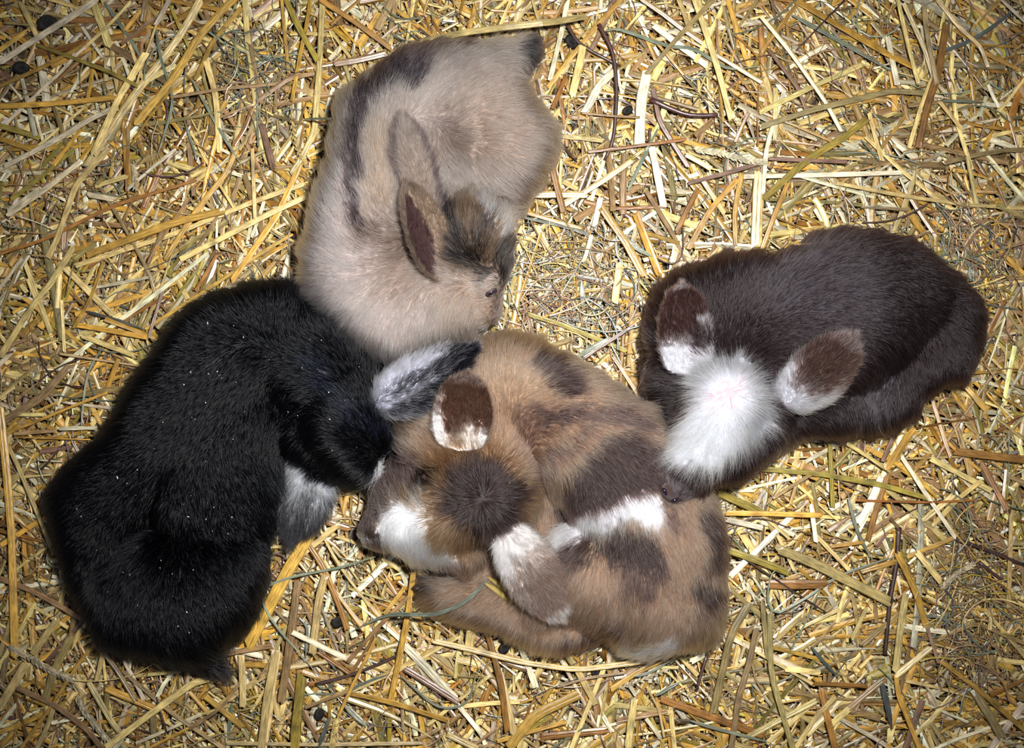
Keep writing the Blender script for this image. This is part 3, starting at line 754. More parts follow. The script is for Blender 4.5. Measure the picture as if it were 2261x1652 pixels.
def coat_colour(spec, px, py):
    """markings of the coat, plus some painted shade and sheen: spec = (base, [(rgb, shape, softness, strength)])"""
    base, marks = spec
    col = np.repeat(lin(np.array(base, float))[None], len(px), 0)
    wx = px + vnoise(px, py, 26, 1) * 7 + vnoise(px, py, 9, 2) * 4 + RNG.normal(0, 3, px.shape)
    wy = py + vnoise(px, py, 26, 3) * 7 + vnoise(px, py, 9, 4) * 4 + RNG.normal(0, 3, px.shape)
    for rgb, shape, soft, stg in marks:
        if shape[0] == 'e':
            _, cx, cy, rx, ry, an = shape
            a = math.radians(an); dx = wx - cx; dy = wy - cy
            u = dx * math.cos(a) + dy * math.sin(a); v = -dx * math.sin(a) + dy * math.cos(a)
            d = (np.sqrt((u / rx) ** 2 + (v / ry) ** 2) - 1) * min(rx, ry)
        elif shape[0] == 'l':
            _, w, pts = shape
            d = np.full(px.shape, 1e9)
            for a, b in zip(pts[:-1], pts[1:]):
                e = np.array(b[:2], float) - a[:2]; t = np.clip(((wx - a[0]) * e[0] + (wy - a[1]) * e[1]) / (e @ e), 0, 1)
                ww = (a[2] if len(a) > 2 else w) * (1 - t) + (b[2] if len(b) > 2 else w) * t
                d = np.minimum(d, np.hypot(wx - a[0] - e[0] * t, wy - a[1] - e[1] * t) - ww)
        else:
            d = poly_sd(wx, wy, shape[1])
        w = np.clip(.5 - d / soft, 0, 1); w = w * w * (3 - 2 * w) * stg
        hit = RNG.random(px.shape) < w if stg < 1.0001 else w
        # hairs are one colour or the other; the border is where they mingle
        mix = np.where(RNG.random(px.shape) < .75, (RNG.random(px.shape) < w).astype(float), w)
        c = lin(np.array(rgb, float))
        col = col * (1 - mix[:, None]) + c * mix[:, None]
    return col

def flow_at(arrows, px, py):
    A = np.array(arrows, float)
    num = np.zeros((len(px), 2)); den = np.zeros(len(px))
    for x, y, dx, dy in A[:, :4]:
        w = 1 / (((px - x) ** 2 + (py - y) ** 2) / 900 + 1.0) ** 1.7
        n = math.hypot(dx, dy) + 1e-9
        num += w[:, None] * np.array([dx / n, dy / n]); den += w
    return num / (den[:, None] + 1e-12)

def strands(name, parent, roots, nrm, d3, length, lift, col, mat, rad=.00021, npt=5, kink=.10, drop=.12, clump=.35):
    n = len(roots)
    cu = bpy.data.hair_curves.new(name)
    cu.add_curves([npt] * n)
    t = np.linspace(0, 1, npt)[None, :, None]
    # neighbouring hairs lean together into small locks
    rx, ry = to_px(roots)
    cl = np.stack([vnoise(rx, ry, 13, 21), vnoise(rx, ry, 13, 22), 0 * rx], -1) * clump * .45
    jit = RNG.normal(0, kink, (n, 3)) + cl
    d = d3 + jit; d /= np.linalg.norm(d, axis=1, keepdims=True)
    lf = (lift * RNG.uniform(.5, 1.6, n))[:, None, None]
    bend = RNG.normal(0, .16, (n, 3))
    L = (length * RNG.uniform(.6, 1.15, n))[:, None, None]
    pos = roots[:, None] + L * (d[:, None] * t + nrm[:, None] * lf * (t - .55 * t * t) * 1.2 + bend[:, None] * t * t * .5)
    pos[..., 2] -= (L[..., 0] * drop * (t[..., 0] ** 2))
    r = (rad * RNG.uniform(.7, 1.25, n))[:, None] * np.linspace(1, .18, npt)[None]
    cu.attributes['position'].data.foreach_set('vector', pos.astype(np.float32).ravel())
    ra = cu.attributes.get('radius') or cu.attributes.new('radius', 'FLOAT', 'POINT')
    ra.data.foreach_set('value', r.astype(np.float32).ravel())
    ca = cu.attributes.new('col', 'FLOAT_COLOR', 'CURVE')
    ca.data.foreach_set('color', np.concatenate([col, np.ones((n, 1))], 1).astype(np.float32).ravel())
    cu.materials.append(mat)
    o = bpy.data.objects.new(name, cu)
    C.objects.link(o); o.parent = parent
    return o

def sample_mesh(V, F, n):
    a, b, c, d = V[F[:, 0]], V[F[:, 1]], V[F[:, 2]], V[F[:, 3]]
    ar = np.linalg.norm(np.cross(c - a, d - b), axis=1) / 2
    i = RNG.choice(len(F), n, p=ar / ar.sum())
    u = RNG.random((n, 1)); v = RNG.random((n, 1))
    return (a[i] * (1 - u) + b[i] * u) * (1 - v) + (d[i] * (1 - u) + c[i] * u) * v

def fur_coat(name, parent, f, V, F, n, coat, arrows, mat, length, lift=.45, rad=.00021, skip=None, outward=.35, tune=None, kink=.10):
    p = sample_mesh(V, F, int(n * 1.9))
    g = grad(f, p)
    ok = (g[:, 2] > -.35) & (p[:, 2] > -.006)
    p = p[ok][:n]; g = g[ok][:n]
    px, py = to_px(p)
    if skip is not None:
        k = ~skip(px, py); p, g, px, py = p[k], g[k], px[k], py[k]
    fl = flow_at(arrows, px, py)
    d = np.stack([fl[:, 0], -fl[:, 1], 0 * px], -1)
    e = np.clip(-OUTGRID[parent['out']](px, py), 0, 400)
    edge = np.exp(-e / 26)
    d[:, :2] += g[:, :2] * (outward * edge)[:, None]
    d -= g * (d * g).sum(1, keepdims=True)
    d /= np.linalg.norm(d, axis=1, keepdims=True) + 1e-9
    L = np.full(len(p), length); lf = np.full(len(p), lift); kk = np.full(len(p), rad)
    if tune: L, lf = tune(px, py, L, lf)
    col = coat_colour(coat, px, py)
    return strands(name, parent, p, g, d, L, lf, col, mat, rad=rad, kink=kink)

def body_mesh(name, parent, f, out, coat, h=.0024, zmax=.14, dark=.8):
    V, F = mesh_from_field(f, out, h, zmax)
    px, py = to_px(V)
    col = coat_colour(coat, px, py) * dark
    o = np_mesh(name, V, F, col, mat=M_SKIN, parent=parent)
    return o, V, F

def project_to(f, px, py, z0=.14):
    """height at which the view ray through a pixel meets the coat"""
    z = z0
    for _ in range(260):
        p = np.array(P(px, py, z)); d = float(f(p[None])[0])
        if d < .0005: break
        z -= max(d * .7, .0006)
        if z < -.01: break
    return z

def ear(name, parent, base, tip, width, roll, cup, colf, colb, mat, thick=.0022, widest=.42, bend=(0, 0, 0), n_fur=5200, fl=.0075, rad=.00019,
        point=.75, lift=.35, basew=.55, inner_bare=False, f=None, sink=16, npt=4):
    """a leaf-shaped cupped ear. base/tip: (px,py,z px). roll: turn of the opening about the ear's axis, degrees, 0 = opens straight up.
    colf/colb(u, v) colour of the inside / the outside: u 0..1 base to tip, v -1..1 across"""
    if f is not None:     # heights given above the coat at that spot
        base = (base[0], base[1], base[2] + project_to(f, base[0], base[1]) / S); tip = (tip[0], tip[1], tip[2] + project_to(f, tip[0], tip[1]) / S)
    b = np.array(P(base[0], base[1], base[2] * S)); t = np.array(P(tip[0], tip[1], tip[2] * S))
    ax = t - b; L = np.linalg.norm(ax); ax /= L
    side = np.cross(ax, [0, 0, 1.0]); side /= np.linalg.norm(side)
    up = np.cross(side, ax)
    a = math.radians(roll)
    side, up = side * math.cos(a) + up * math.sin(a), up * math.cos(a) - side * math.sin(a)
    W = width * S / 2
    nu, nv = 26, 17
    u = np.linspace(0, 1, nu); v = np.linspace(-1, 1, nv)
    U, Vv = np.meshgrid(u, v, indexing='ij')
    def surf(U, Vv, off):
        k = np.where(U < widest, basew + (1 - basew) * np.sin(np.clip(U / widest, 0, 1) * math.pi / 2), np.clip(1 - ((U - widest) / (1 - widest)) ** (2.2 * point + .5), 0, 1) ** point)
        k = k * np.sqrt(np.clip(1 - np.clip(1 - U / .13, 0, 1) ** 2, .004, 1))
        k = np.clip(k, .02, 1)
        cp = cup * (1 - .55 * U)
        ang = Vv * cp                          # cross-section is an arc: cup = half-angle in radians
        rr = W * k / max(math.sin(min(cup, 1.57)), .2) if cup > .05 else None
        x = np.sin(ang) / np.sin(np.maximum(cp, .05)) * W * k
        y = -(np.cos(ang) - np.cos(cp)) / np.sin(np.maximum(cp, .05)) * W * k
        bd = (U ** 2)[..., None] * (side * bend[0] + up * bend[1]) * S - (np.clip(1 - U / .2, 0, 1) ** 2)[..., None] * np.array([0, 0, sink * S])
        return b + ax * (U * L)[..., None] + side * x[..., None] + up * (y + off)[..., None] + bd
    edge = np.clip(1 - np.abs(Vv) ** 4, .06, 1) * np.clip(1.0 - U ** 8, .1, 1)
    A = surf(U, Vv, +thick / 2 * edge); B = surf(U, Vv, -thick / 2 * edge)
    VV = np.concatenate([A.reshape(-1, 3), B.reshape(-1, 3)])
    i = np.arange(nu * nv).reshape(nu, nv); j = i + nu * nv
    q = lambda m: np.stack([m[:-1, :-1], m[1:, :-1], m[1:, 1:], m[:-1, 1:]], -1).reshape(-1, 4)
    Fs = [q(i)[:, ::-1], q(j)]
    for s_, fl_ in ((0, False), (nv - 1, True)):
        e = np.stack([i[:-1, s_], i[1:, s_], j[1:, s_], j[:-1, s_]], -1); Fs.append(e if fl_ else e[:, ::-1])
    for s_, fl_ in ((0, True), (nu - 1, False)):
        e = np.stack([i[s_, :-1], i[s_, 1:], j[s_, 1:], j[s_, :-1]], -1); Fs.append(e if fl_ else e[:, ::-1])
    F = np.vstack(Fs)
    uu, vv = U.ravel(), Vv.ravel()
    cf, cb = colf(uu, vv), colb(uu, vv)
    o = np_mesh(name, VV, F, np.concatenate([cf, cb]) * .85, mat=M_SKIN, parent=parent)
    # the ear's own short hair, on both faces
    n = n_fur
    for face, sg in (('in', 1), ('out', -1)):
        ru = RNG.random(n) ** .9; rv = RNG.uniform(-1, 1, n)
        if face == 'in' and inner_bare:
            k = (np.abs(rv + .3) > .46) | (RNG.random(n) < .14); ru, rv = ru[k], rv[k]
        e_ = np.clip(1 - np.abs(rv) ** 4, .06, 1)
        p = surf(ru, rv, sg * thick / 2 * e_)
        p2 = surf(np.clip(ru + .03, 0, 1.03), rv, sg * thick / 2 * e_); p3 = surf(ru, rv + .03, sg * thick / 2 * e_)
        du = p2 - p; dv = p3 - p
        du /= np.linalg.norm(du, axis=1, keepdims=True) + 1e-9
        nn = np.cross(dv, du); nn /= np.linalg.norm(nn, axis=1, keepdims=True) + 1e-9
        nn *= -sg if (nn @ up).mean() < 0 else sg
        dv /= np.linalg.norm(dv, axis=1, keepdims=True) + 1e-9
        d = du + dv * (rv * .55)[:, None] + RNG.normal(0, .12, p.shape)
        d /= np.linalg.norm(d, axis=1, keepdims=True)
        cc = (colf if sg > 0 else colb)(ru, rv)
        strands('inner_hair' if sg > 0 else 'outer_hair', o, p, nn, d, np.full(len(p), fl), np.full(len(p), lift), cc, mat, rad=rad, npt=4, kink=.1, drop=.0)
    return o

def L3(c): return lin(np.array(c, float))
def mixc(a, b, w):
    w = np.clip(w, 0, 1)[:, None]
    pick = (RNG.random(w.shape) < w).astype(float)
    return L3(a) * (1 - pick) + L3(b) * pick

def goat_root(label, loc, out):
    o = bpy.data.objects.new('goat_kid', None); C.objects.link(o)
    o.empty_display_size = .05
    tag(o, label, 'goat', 'young goat kids curled up together on the straw'); o['out'] = out
    return o

def ball(name, parent, c, r, mat, sc_=(1, 1, 1), rz=0, nrm=None):
    u = np.linspace(0, math.pi, 13); v = np.linspace(0, 2 * math.pi, 21)[:-1]
    U, V_ = np.meshgrid(u, v, indexing='ij')
    X = np.stack([np.sin(U) * np.cos(V_) * sc_[0], np.sin(U) * np.sin(V_) * sc_[1], np.cos(U) * sc_[2]], -1) * r
    if rz:
        a = math.radians(rz); X = X @ np.array([[math.cos(a), math.sin(a), 0], [-math.sin(a), math.cos(a), 0], [0, 0, 1]])
    if nrm is not None:
        R = np.array(Vector(nrm).to_track_quat('Z', 'Y').to_matrix()); X = X @ R.T
    i = np.arange(13 * 20).reshape(13, 20)
    F = np.stack([i[:-1], i[1:], np.roll(i, -1, 1)[1:], np.roll(i, -1, 1)[:-1]], -1).reshape(-1, 4)
    return np_mesh(name, X.reshape(-1, 3) + c, F, mat=mat, parent=parent)

# ---- 1: the cream-grey kid at the top
def goat_cream():
    R = goat_root('cream-grey goat kid with dark spine stripe and upright ears, curled at the top', None, 'A')
    groups = [
     (60, [[(1050,205,105,112),(940,240,118,135),(880,310,120,150),(850,425,120,160),(805,560,110,150)]]),
     (40, [[(1085,250,98,132),(1125,330,88,112),(1120,420,62,72)],[(1010,370,84,78),(1080,400,70,70)],[(1110,140,88,60),(1170,112,76,30)]]),
     (40, [[(775,230,55,36),(768,262,50,26)]]),
     (50, [[(790,600,110,132),(860,690,106,118),(955,655,118,112)],[(955,655,118,112),(1000,600,150,88)],[(900,700,90,95),(1000,690,90,62)]]),
     (34, [[(1045,530,190,84),(1078,610,165,58),(1086,670,136,44),(1082,704,112,34)],[(1030,480,172,50),(1090,520,170,46)]]),
    ]
    f = goat_field(groups, 'A')
    tan = (.565, .515, .485)
    coat = (tan, [
      ((.72,.66,.65), ('e', 735,560,95,190,12), 90, .75),  # bright sheen on the left neck, painted in as paler hair
      ((.68,.62,.60), ('e', 850,720,120,90,30), 80, .7),
      ((.60,.50,.40), ('l', 30, [(840,300),(830,440)]), 60, .5),
      ((.55,.46,.40), ('e', 1120,250,120,120,0), 130, .5),
      ((.165,.13,.14), ('l', 17, [(1050,82,11),(960,92,14),(900,118,20),(860,150,24),(815,200,23),(792,260,17),(782,340,15),(779,440,12),(792,520,9)]), 15, .97),
      ((.14,.11,.125), ('e', 898,160,46,38,-25), 18, .98),
      ((.30,.25,.25), ('e', 920,118,40,26,-20), 30, .8),
      ((.37,.30,.265), ('e', 985,290,32,50,10), 50, .75),  # shade of the flank hollow, painted into the coat
      ((.36,.29,.25), ('l', 22, [(1000,570),(900,535),(800,520)]), 60, .75),  # painted shadow across the shoulder behind the head
      ((.50,.41,.36), ('e', 900,610,75,60,0), 90, .5),
      ((.42,.34,.30), ('e', 1150,420,60,28,-40), 46, .55),  # painted shadow beside and under the head
      ((.37,.29,.22), ('e', 1050,520,78,88,20), 46, .97),
      ((.10,.085,.085), ('l', 20, [(962,446),(985,480),(1008,525),(1028,580)]), 26, .9),
      ((.12,.10,.10), ('l', 16, [(1070,490),(1045,560),(1066,605)]), 30, .75),
      ((.11,.09,.09), ('e', 1116,572,27,56,6), 26, .92),
      ((.95,.95,.98), ('l', 16, [(1046,446,9),(1082,462,17),(1106,490,19),(1122,524,13)]), 14, 1.0),
      ((.58,.50,.44), ('e', 1035,675,66,50,0), 50, .8),
      ((.30,.24,.23), ('l', 12, [(1096,650),(1098,700)]), 24, .6),
      ((.10,.09,.11), ('e', 1168,105,22,44,25), 18, .97),
    ])
    arrows = [(1050,150,1,-.35),(950,150,.5,-.9),(850,250,.1,-1),(850,400,-.05,-1),(740,300,-.3,-1),(720,450,-.45,-.9),(780,500,-.1,-1),(700,560,-.9,-.4),(690,640,-.9,.45),(780,560,-.7,-.5),
      (1000,250,.6,-.9),(1010,300,1,-.1),(1060,300,1,.05),(1150,200,1,-.3),(1150,300,1,.1),(1200,320,1,.35),(1100,380,.8,.8),(1160,430,.6,1),(1020,380,.4,.9),(1000,200,.8,-.8),
      (960,300,-.2,.6),(1000,340,.7,.8),(1180,110,.9,.4),(1185,150,.2,1),
      (870,560,-1,-.2),(950,560,-1,-.1),(850,640,-.7,.8),(770,680,-.7,.8),(870,760,-.1,1),(950,700,-.2,1),(930,760,.1,1),(1020,720,.5,1),(900,650,-.5,1),
      (1000,460,-.2,-1),(1050,460,0,-1),(1090,480,.4,-.9),(1120,530,.6,-.7),(1050,540,-.1,-1),(1030,600,-.5,-.5),(1060,640,-.6,.1),(1040,680,-.4,.6),(1090,690,-.2,-.8)]
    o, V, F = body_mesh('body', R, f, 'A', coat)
    def tune(px, py, L, lf):
        face = np.exp(-(((px - 1085) / 45) ** 2 + ((py - 660) / 60) ** 2))
        L = L * (1 - .65 * face); lf = lf * (1 - .6 * face)
        return L, lf
    sk = lambda x, y: np.hypot(x - 1085, (y - 646) * 1.4) < 9
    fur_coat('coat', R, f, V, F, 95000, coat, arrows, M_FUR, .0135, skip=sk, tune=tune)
    # eye
    z = project_to(f, 1085, 646)
    c = np.array(P(1085, 646, z)); n = grad(f, c[None])[0]
    e = ball('eye', R, c - n * .0012, .0031, M_EYE, (1.2, .8, 1), nrm=n)
    # eyelids: a ring of dark skin round the eye
    th = np.linspace(0, 2 * math.pi, 25)[:-1]
    Rm = np.array(Vector(n).to_track_quat('Z', 'Y').to_matrix())
    ring = []
    for rr, h in ((.0042, -.0004), (.0037, .0013), (.0029, .0016), (.0025, .0008)):
        ring.append(np.stack([np.cos(th) * rr * 1.25, np.sin(th) * rr * .72, np.full(24, h)], -1))
    VV = (np.stack(ring) @ Rm.T + c).reshape(-1, 3)
    i = np.arange(96).reshape(4, 24)
    FF = np.stack([i[:-1], np.roll(i, -1, 1)[:-1], np.roll(i, -1, 1)[1:], i[1:]], -1).reshape(-1, 4)
    np_mesh('eyelid', VV, FF, mat=M_LID, parent=e)
    # ears
    tn, dk, pk = (.52,.43,.36), (.36,.28,.25), (.235,.165,.165)
    ear('ear', R, (990,616,2), (898,405,60), 98, -30, 1.25,
        lambda u, v: mixc(pk, (.49,.425,.37), (np.abs(v + .3) - .50 * np.sin(np.clip(u / .92, 0, 1) * math.pi) ** .5) * 9), lambda u, v: mixc(tn, dk, .35 + .3 * np.abs(v)), M_FUR,
        f=f, inner_bare=True, fl=.006, widest=.38, basew=.5, point=.6)
    ear('ear', R, (945,485,10), (889,258,46), 80, 176, .75,
        lambda u, v: mixc(tn, dk, .3 + 0 * u), lambda u, v: mixc((.50,.445,.41), (.27,.22,.22), (np.abs(v) - .60) * 3.2 + (u > .95) * .5), M_FUR,
        f=f, fl=.007, widest=.5, basew=.7, point=.6)
    return R, f

# ---- 2: the black kid
def goat_black():
    R = goat_root('black goat kid with frosted grey ears, curled on the left', None, 'B')
    groups = [
     (50, [[(215,1230,78,88),(210,1110,92,100),(270,1020,108,118),(355,925,122,140),(460,800,122,146),(590,745,110,125)]]),
     (44, [[(300,1320,88,118),(420,1300,104,136),(510,1240,92,88)],[(420,1340,80,110),(520,1340,60,72)]]),
     (30, [[(430,1435,48,38),(490,1486,34,20)],[(400,1390,70,80),(470,1400,50,60)]]),
     (50, [[(450,1090,88,112),(470,980,98,124),(540,910,100,110)],[(520,1150,70,80),(530,1060,80,88)]]),
     (40, [[(590,745,105,120),(690,800,112,108),(750,880,120,94)],[(640,860,84,80),(700,960,90,76)]]),
     (30, [[(765,930,150,90),(790,985,126,72),(830,1020,92,50)],[(720,1020,84,52),(790,1040,80,42)]]),
    ]
    f = goat_field(groups, 'B')
    bk = (.03,.034,.055)
    coat = (bk, [
      ((.22,.25,.36), ('l', 16, [(690,800),(740,870),(790,930),(840,950)]), 50, .35),  # blue-white sheen from neck to head, painted as grey hairs
      ((.30,.31,.36), ('e', 480,1470,40,22,30), 30, .4),
      ((.62,.60,.60), ('e', 498,1462,16,34,0), 16, .4),
    ])
    arrows = [(560,680,-.5,-.5),(450,720,-.9,-.5),(620,700,.2,-1),(350,830,-1,.1),(300,950,-1,.2),(200,1050,-.9,.2),(150,1150,-.8,.6),(300,1080,-.7,.7),(420,900,-.7,.6),(500,800,-.6,.5),
      (170,1300,-.5,.8),(250,1300,0,1),(330,1300,.05,1),(430,1300,.15,1),(520,1250,.4,.9),(580,1200,.7,.8),(560,1320,.7,.8),(300,1400,0,1),(400,1430,.4,1),(480,1470,.9,.6),
      (450,1100,.2,1),(550,1050,.5,.8),(380,1200,.1,1),(600,900,-.3,.7),(700,800,-.7,-.3),(760,880,-.7,-.6),(800,950,-.6,-.6),(650,950,-.5,.5),(730,1040,-.5,.7),(820,1000,-.5,-.3),(780,1070,-.4,.8),(850,850,.2,-.8)]
    o, V, F = body_mesh('body', R, f, 'B', coat, dark=.5)
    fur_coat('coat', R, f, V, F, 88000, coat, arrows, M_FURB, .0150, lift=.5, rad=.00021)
    wt, bl, gr = (.80,.82,.86), (.06,.06,.08), (.42,.43,.47)
    ear('ear', R, (694,990,100), (653,1182,52), 124, 180, .75,
        lambda u, v: mixc(gr, bl, .5 + 0 * u), lambda u, v: mixc(wt, bl, .06 + np.clip((u - .30) * 1.9, 0, 1) + .12 * np.sin(v * 9)), M_FUR, fl=.011, widest=.45, basew=.55, point=.85, n_fur=7000, bend=(0, -25))
    ear('ear', R, (828,896,200), (1050,786,292), 108, 168, .8,
        lambda u, v: mixc(gr, bl, .5 + 0 * u), lambda u, v: mixc((.74,.74,.80), bl, .22 + (u - .25) * .9 - (v > .45) * .5 * (u < .8) + (v < -.2) * .3 + .1 * np.sin(v * 9)), M_FUR, fl=.010, widest=.36, basew=.5, point=.95, n_fur=8000, bend=(14, 0))
    # the pale whisker tuft at the cheek
    n = 420
    z = project_to(f, 820, 1045)
    a = RNG.uniform(0, 1, n)
    root = PA(838 + RNG.normal(0, 7, n), 1030 + RNG.normal(0, 12, n), z + .001)
    th = np.radians(RNG.uniform(125, 250, n))
    d = np.stack([np.cos(th), -np.sin(np.abs(th)) * np.sign(np.sin(th)), np.full(n, .1)], -1)
    d = np.stack([-np.abs(np.cos(th)), np.sin(th) * .75 - .25, np.full(n, .12)], -1)
    strands('cheek_tuft', R, root, np.repeat([[0, 0, 1.]], n, 0), d, np.full(n, .019), np.full(n, .3), np.repeat(L3((.85,.85,.88))[None], n, 0), M_FUR, rad=.0002)
    return R, f

# ---- 3: the brown spotted kid in the middle
def goat_spotted():
    R = goat_root('tan goat kid with dark brown spots and white face blaze, in the middle', None, 'C')
    groups = [
     (60, [[(1150,860,118,128),(1290,935,124,140),(1390,1040,112,142),(1450,1180,104,146),(1470,1300,100,140)]]),
     (44, [[(1330,1265,112,112),(1400,1370,76,86)],[(1290,1240,96,92),(1210,1330,66,74)],[(1470,1360,74,92),(1530,1380,60,70)]]),
     (34, [[(1340,1390,50,56),(1220,1385,50,60),(1120,1350,46,52),(1020,1318,44,48),(955,1302,36,38)]]),
     (40, [[(1130,830,112,112),(1010,915,116,112),(965,960,112,92)],[(1080,880,116,110),(1110,1000,124,98),(1100,1080,130,92)],[(1190,1120,70,50),(1205,1240,60,42)]]),
     (30, [[(1060,1095,176,94),(980,1130,160,76),(905,1150,138,64),(850,1165,116,50),(818,1180,96,36)],[(930,1195,120,52),(1010,1215,120,50)],[(905,1075,120,58),(860,1100,100,52),(812,1170,84,34)]]),
    ]
    f = goat_field(groups, 'C', shrink=6)
    tan = (.54,.435,.355); dk = (.19,.14,.135); wh = (.88,.88,.91)
    coat = (tan, [
      ((.50,.38,.28), ('e', 1130,765,120,30,0), 40, .6),
      ((.64,.54,.44), ('e', 1110,830,90,60,20), 80, .5),
      (dk, ('l', 30, [(1195,800,16),(1230,825,34),(1250,850,26)]), 26, .95),
      ((.36,.28,.26), ('l', 24, [(1165,905),(1175,960),(1160,1040)]), 50, .65),
      ((.26,.20,.20), ('l', 15, [(1200,925),(1290,905),(1340,905),(1420,935)]), 30, .85),
      ((.28,.21,.20), ('l', 10, [(1305,940),(1260,985),(1225,1000),(1195,1050)]), 24, .8),
      (dk, ('p', [(1330,965),(1400,950),(1460,1000),(1475,1060),(1420,1110),(1350,1120),(1280,1130),(1235,1165),(1218,1195),(1222,1140),(1255,1070),(1290,1010)]), 26, .97),
      (wh, ('l', 16, [(1222,1205,24),(1262,1172,27),(1330,1143,25),(1400,1120,26),(1435,1128,30)]), 12, 1.0),
      (wh, ('p', [(1380,1130),(1440,1095),(1452,1165),(1420,1160)]), 14, 1.0),
      ((.30,.23,.21), ('l', 10, [(1460,1085),(1480,1140),(1500,1170)]), 24, .8),
      (dk, ('l', 34, [(1245,1240,22),(1300,1205,28),(1370,1200,38),(1425,1222,44)]), 26, .95),
      ((.30,.23,.22), ('e', 1420,1280,45,40,0), 40, .75),
      ((.60,.50,.40), ('l', 12, [(1325,1180),(1300,1240)]), 30, .6),
      (dk, ('l', 26, [(1560,1130,18),(1580,1180,30),(1580,1225,24)]), 22, .93),
      (dk, ('e', 1556,1310,28,34,20), 24, .9),
      ((.26,.19,.17), ('p', [(1310,1385),(1365,1370),(1378,1400),(1350,1440),(1300,1425),(1250,1440),(1230,1425)]), 26, .85),
      (wh, ('l', 12, [(1370,1438,8),(1420,1440,13),(1480,1430,9),(1500,1415,5)]), 14, .97),
      ((.42,.335,.27), ('p', [(920,1260),(1120,1280),(1200,1330),(1100,1400),(930,1360)]), 50, .6),
      ((.13,.11,.12), ('l', 12, [(938,1275),(942,1300)]), 18, .8),
      # head
      ((.45,.34,.235), ('e', 1045,1100,128,118,0), 34, .97),
      ((.45,.34,.25), ('e', 1020,1030,90,30,0), 40, .7),
      ((.15,.11,.11), ('e', 1070,1095,82,74,-10), 36, .97),
      ((.15,.11,.11), ('e', 1090,1160,60,40,20), 40, .8),
      ((.24,.18,.17), ('e', 890,1055,58,50,10), 30, .97),
      ((.25,.20,.19), ('l', 34, [(795,1170,26),(815,1110,34),(845,1050,34)]), 24, .98),
      ((.24,.19,.18), ('l', 26, [(815,1190,32),(850,1225,14)]), 14, .98),
      ((.98,.98,1.0), ('p', [(842,1132),(880,1112),(905,1120),(918,1092),(938,1085),(945,1120),(938,1170),(955,1200),(1000,1215),(1010,1240),(960,1252),(900,1248),(858,1222),(832,1180)]), 13, 1.0),
      ((.60,.45,.28), ('l', 10, [(905,1098),(918,1118)]), 12, .6),
      ((.07,.05,.05), ('e', 934,1066,18,32,14), 14, .97),  # shadow in the eye hollow, painted into the coat
      ((.36,.26,.22), ('l', 12, [(960,1262),(1040,1240),(1080,1225)]), 24, .9),
      ((.88,.87,.88), ('e', 797,1190,14,10,30), 10, .8),
    ])
    arrows = [(1000,820,-.2,-1),(1100,800,0,-1),(1180,790,.5,-.8),(1080,880,0,-1),(960,880,-.7,-.8),(900,930,-1,-.2),(1120,950,.2,-1),(1060,970,.1,-1),(1250,850,1,.2),(1200,900,.9,-.1),(1300,900,1,.2),(1390,910,1,.4),
      (1260,980,.9,.6),(1350,1050,.8,.7),(1450,1050,.7,.7),(1230,1080,-.3,1),(1200,1150,-.2,1),(1300,1120,.4,.9),(1520,1150,.3,1),(1580,1200,.35,1),(1540,1300,.1,1),(1590,1350,.3,1),(1430,1200,.3,1),(1350,1180,0,1),
      (1260,1200,-.5,.8),(1400,1280,.1,1),(1300,1300,-.4,.9),(1430,1380,-.2,1),(1540,1410,.2,.7),(1460,1440,-.8,.1),(1340,1400,-.5,.9),(1240,1400,-.3,1),(1150,1380,-.4,1),(1060,1350,-.6,.7),(1060,1300,-1,0),(960,1330,-.6,.7),(960,1290,-1,-.2),
      (1180,1230,0,1),
      (1060,1030,.1,-1),(1000,1060,-.6,-.8),(970,1110,-1,.1),(990,1170,-.8,.8),(1060,1180,.05,1),(1130,1160,.7,.8),(1140,1090,1,0),(1120,1040,.7,-.7),(1065,1080,-.1,-.6),(1070,1120,.1,.6),(1040,1095,-.6,0),(1095,1095,.6,0),
      (900,1170,.1,1),(870,1150,-.2,1),(940,1220,.2,1),(920,1110,-.2,-.9),(890,1050,-.3,-1),(840,1090,-.4,-.9),(820,1150,.3,-1),(1000,1240,.5,.8),(850,1220,.3,.9),(980,1000,-.2,-1)]
    o, V, F = body_mesh('body', R, f, 'C', coat)
    def tune(px, py, L, lf):
        nose = np.exp(-(((px - 800) / 34) ** 2 + ((py - 1165) / 60) ** 2))
        L = L * (1 - .75 * nose); lf = lf * (1 - .6 * nose)
        crown = np.exp(-(((px - 1050) / 130) ** 2 + ((py - 1100) / 120) ** 2))
        return L * (1 + .25 * crown), lf * (1 + .3 * crown)
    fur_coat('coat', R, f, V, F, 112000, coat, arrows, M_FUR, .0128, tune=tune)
    wht, br = (.90,.88,.88), (.40,.31,.26)
    def inner(u, v):
        w = np.clip((.30 - u + .10 * np.sin(v * 5) + (np.abs(v) > .62) * .16 - (v > .3) * .03) * 7, 0, 1)
        w = np.maximum(w, ((v < -.72) & (u < .72)) * .55)
        return mixc((.31,.225,.185), wht, np.maximum(w, (u > .84) * .35))
    ear('ear', R, (1012,996,20), (1032,828,72), 118, 0, .62, inner, lambda u, v: mixc(br, wht, .2 + 0 * u), M_FUR,
        fl=.0058, widest=.5, basew=.7, point=.42, n_fur=9000, lift=.3, f=f)
    ear('ear', R, (1112,1166,-4), (1240,1362,34), 116, 180, .62,
        lambda u, v: mixc(br, wht, .3 + 0 * u), lambda u, v: mixc(wht, (.36,.28,.24), .04 + np.clip((u - .18) * 2.6, 0, .93) - (u > .88) * .7 - (v < -.45) * .35 * (u < .75)), M_FUR,
        fl=.0078, widest=.5, basew=.5, point=.45, n_fur=10000, f=f)
    # nose leather with its nostril
    z = project_to(f, 789, 1178)
    c = np.array(P(789, 1180, z))
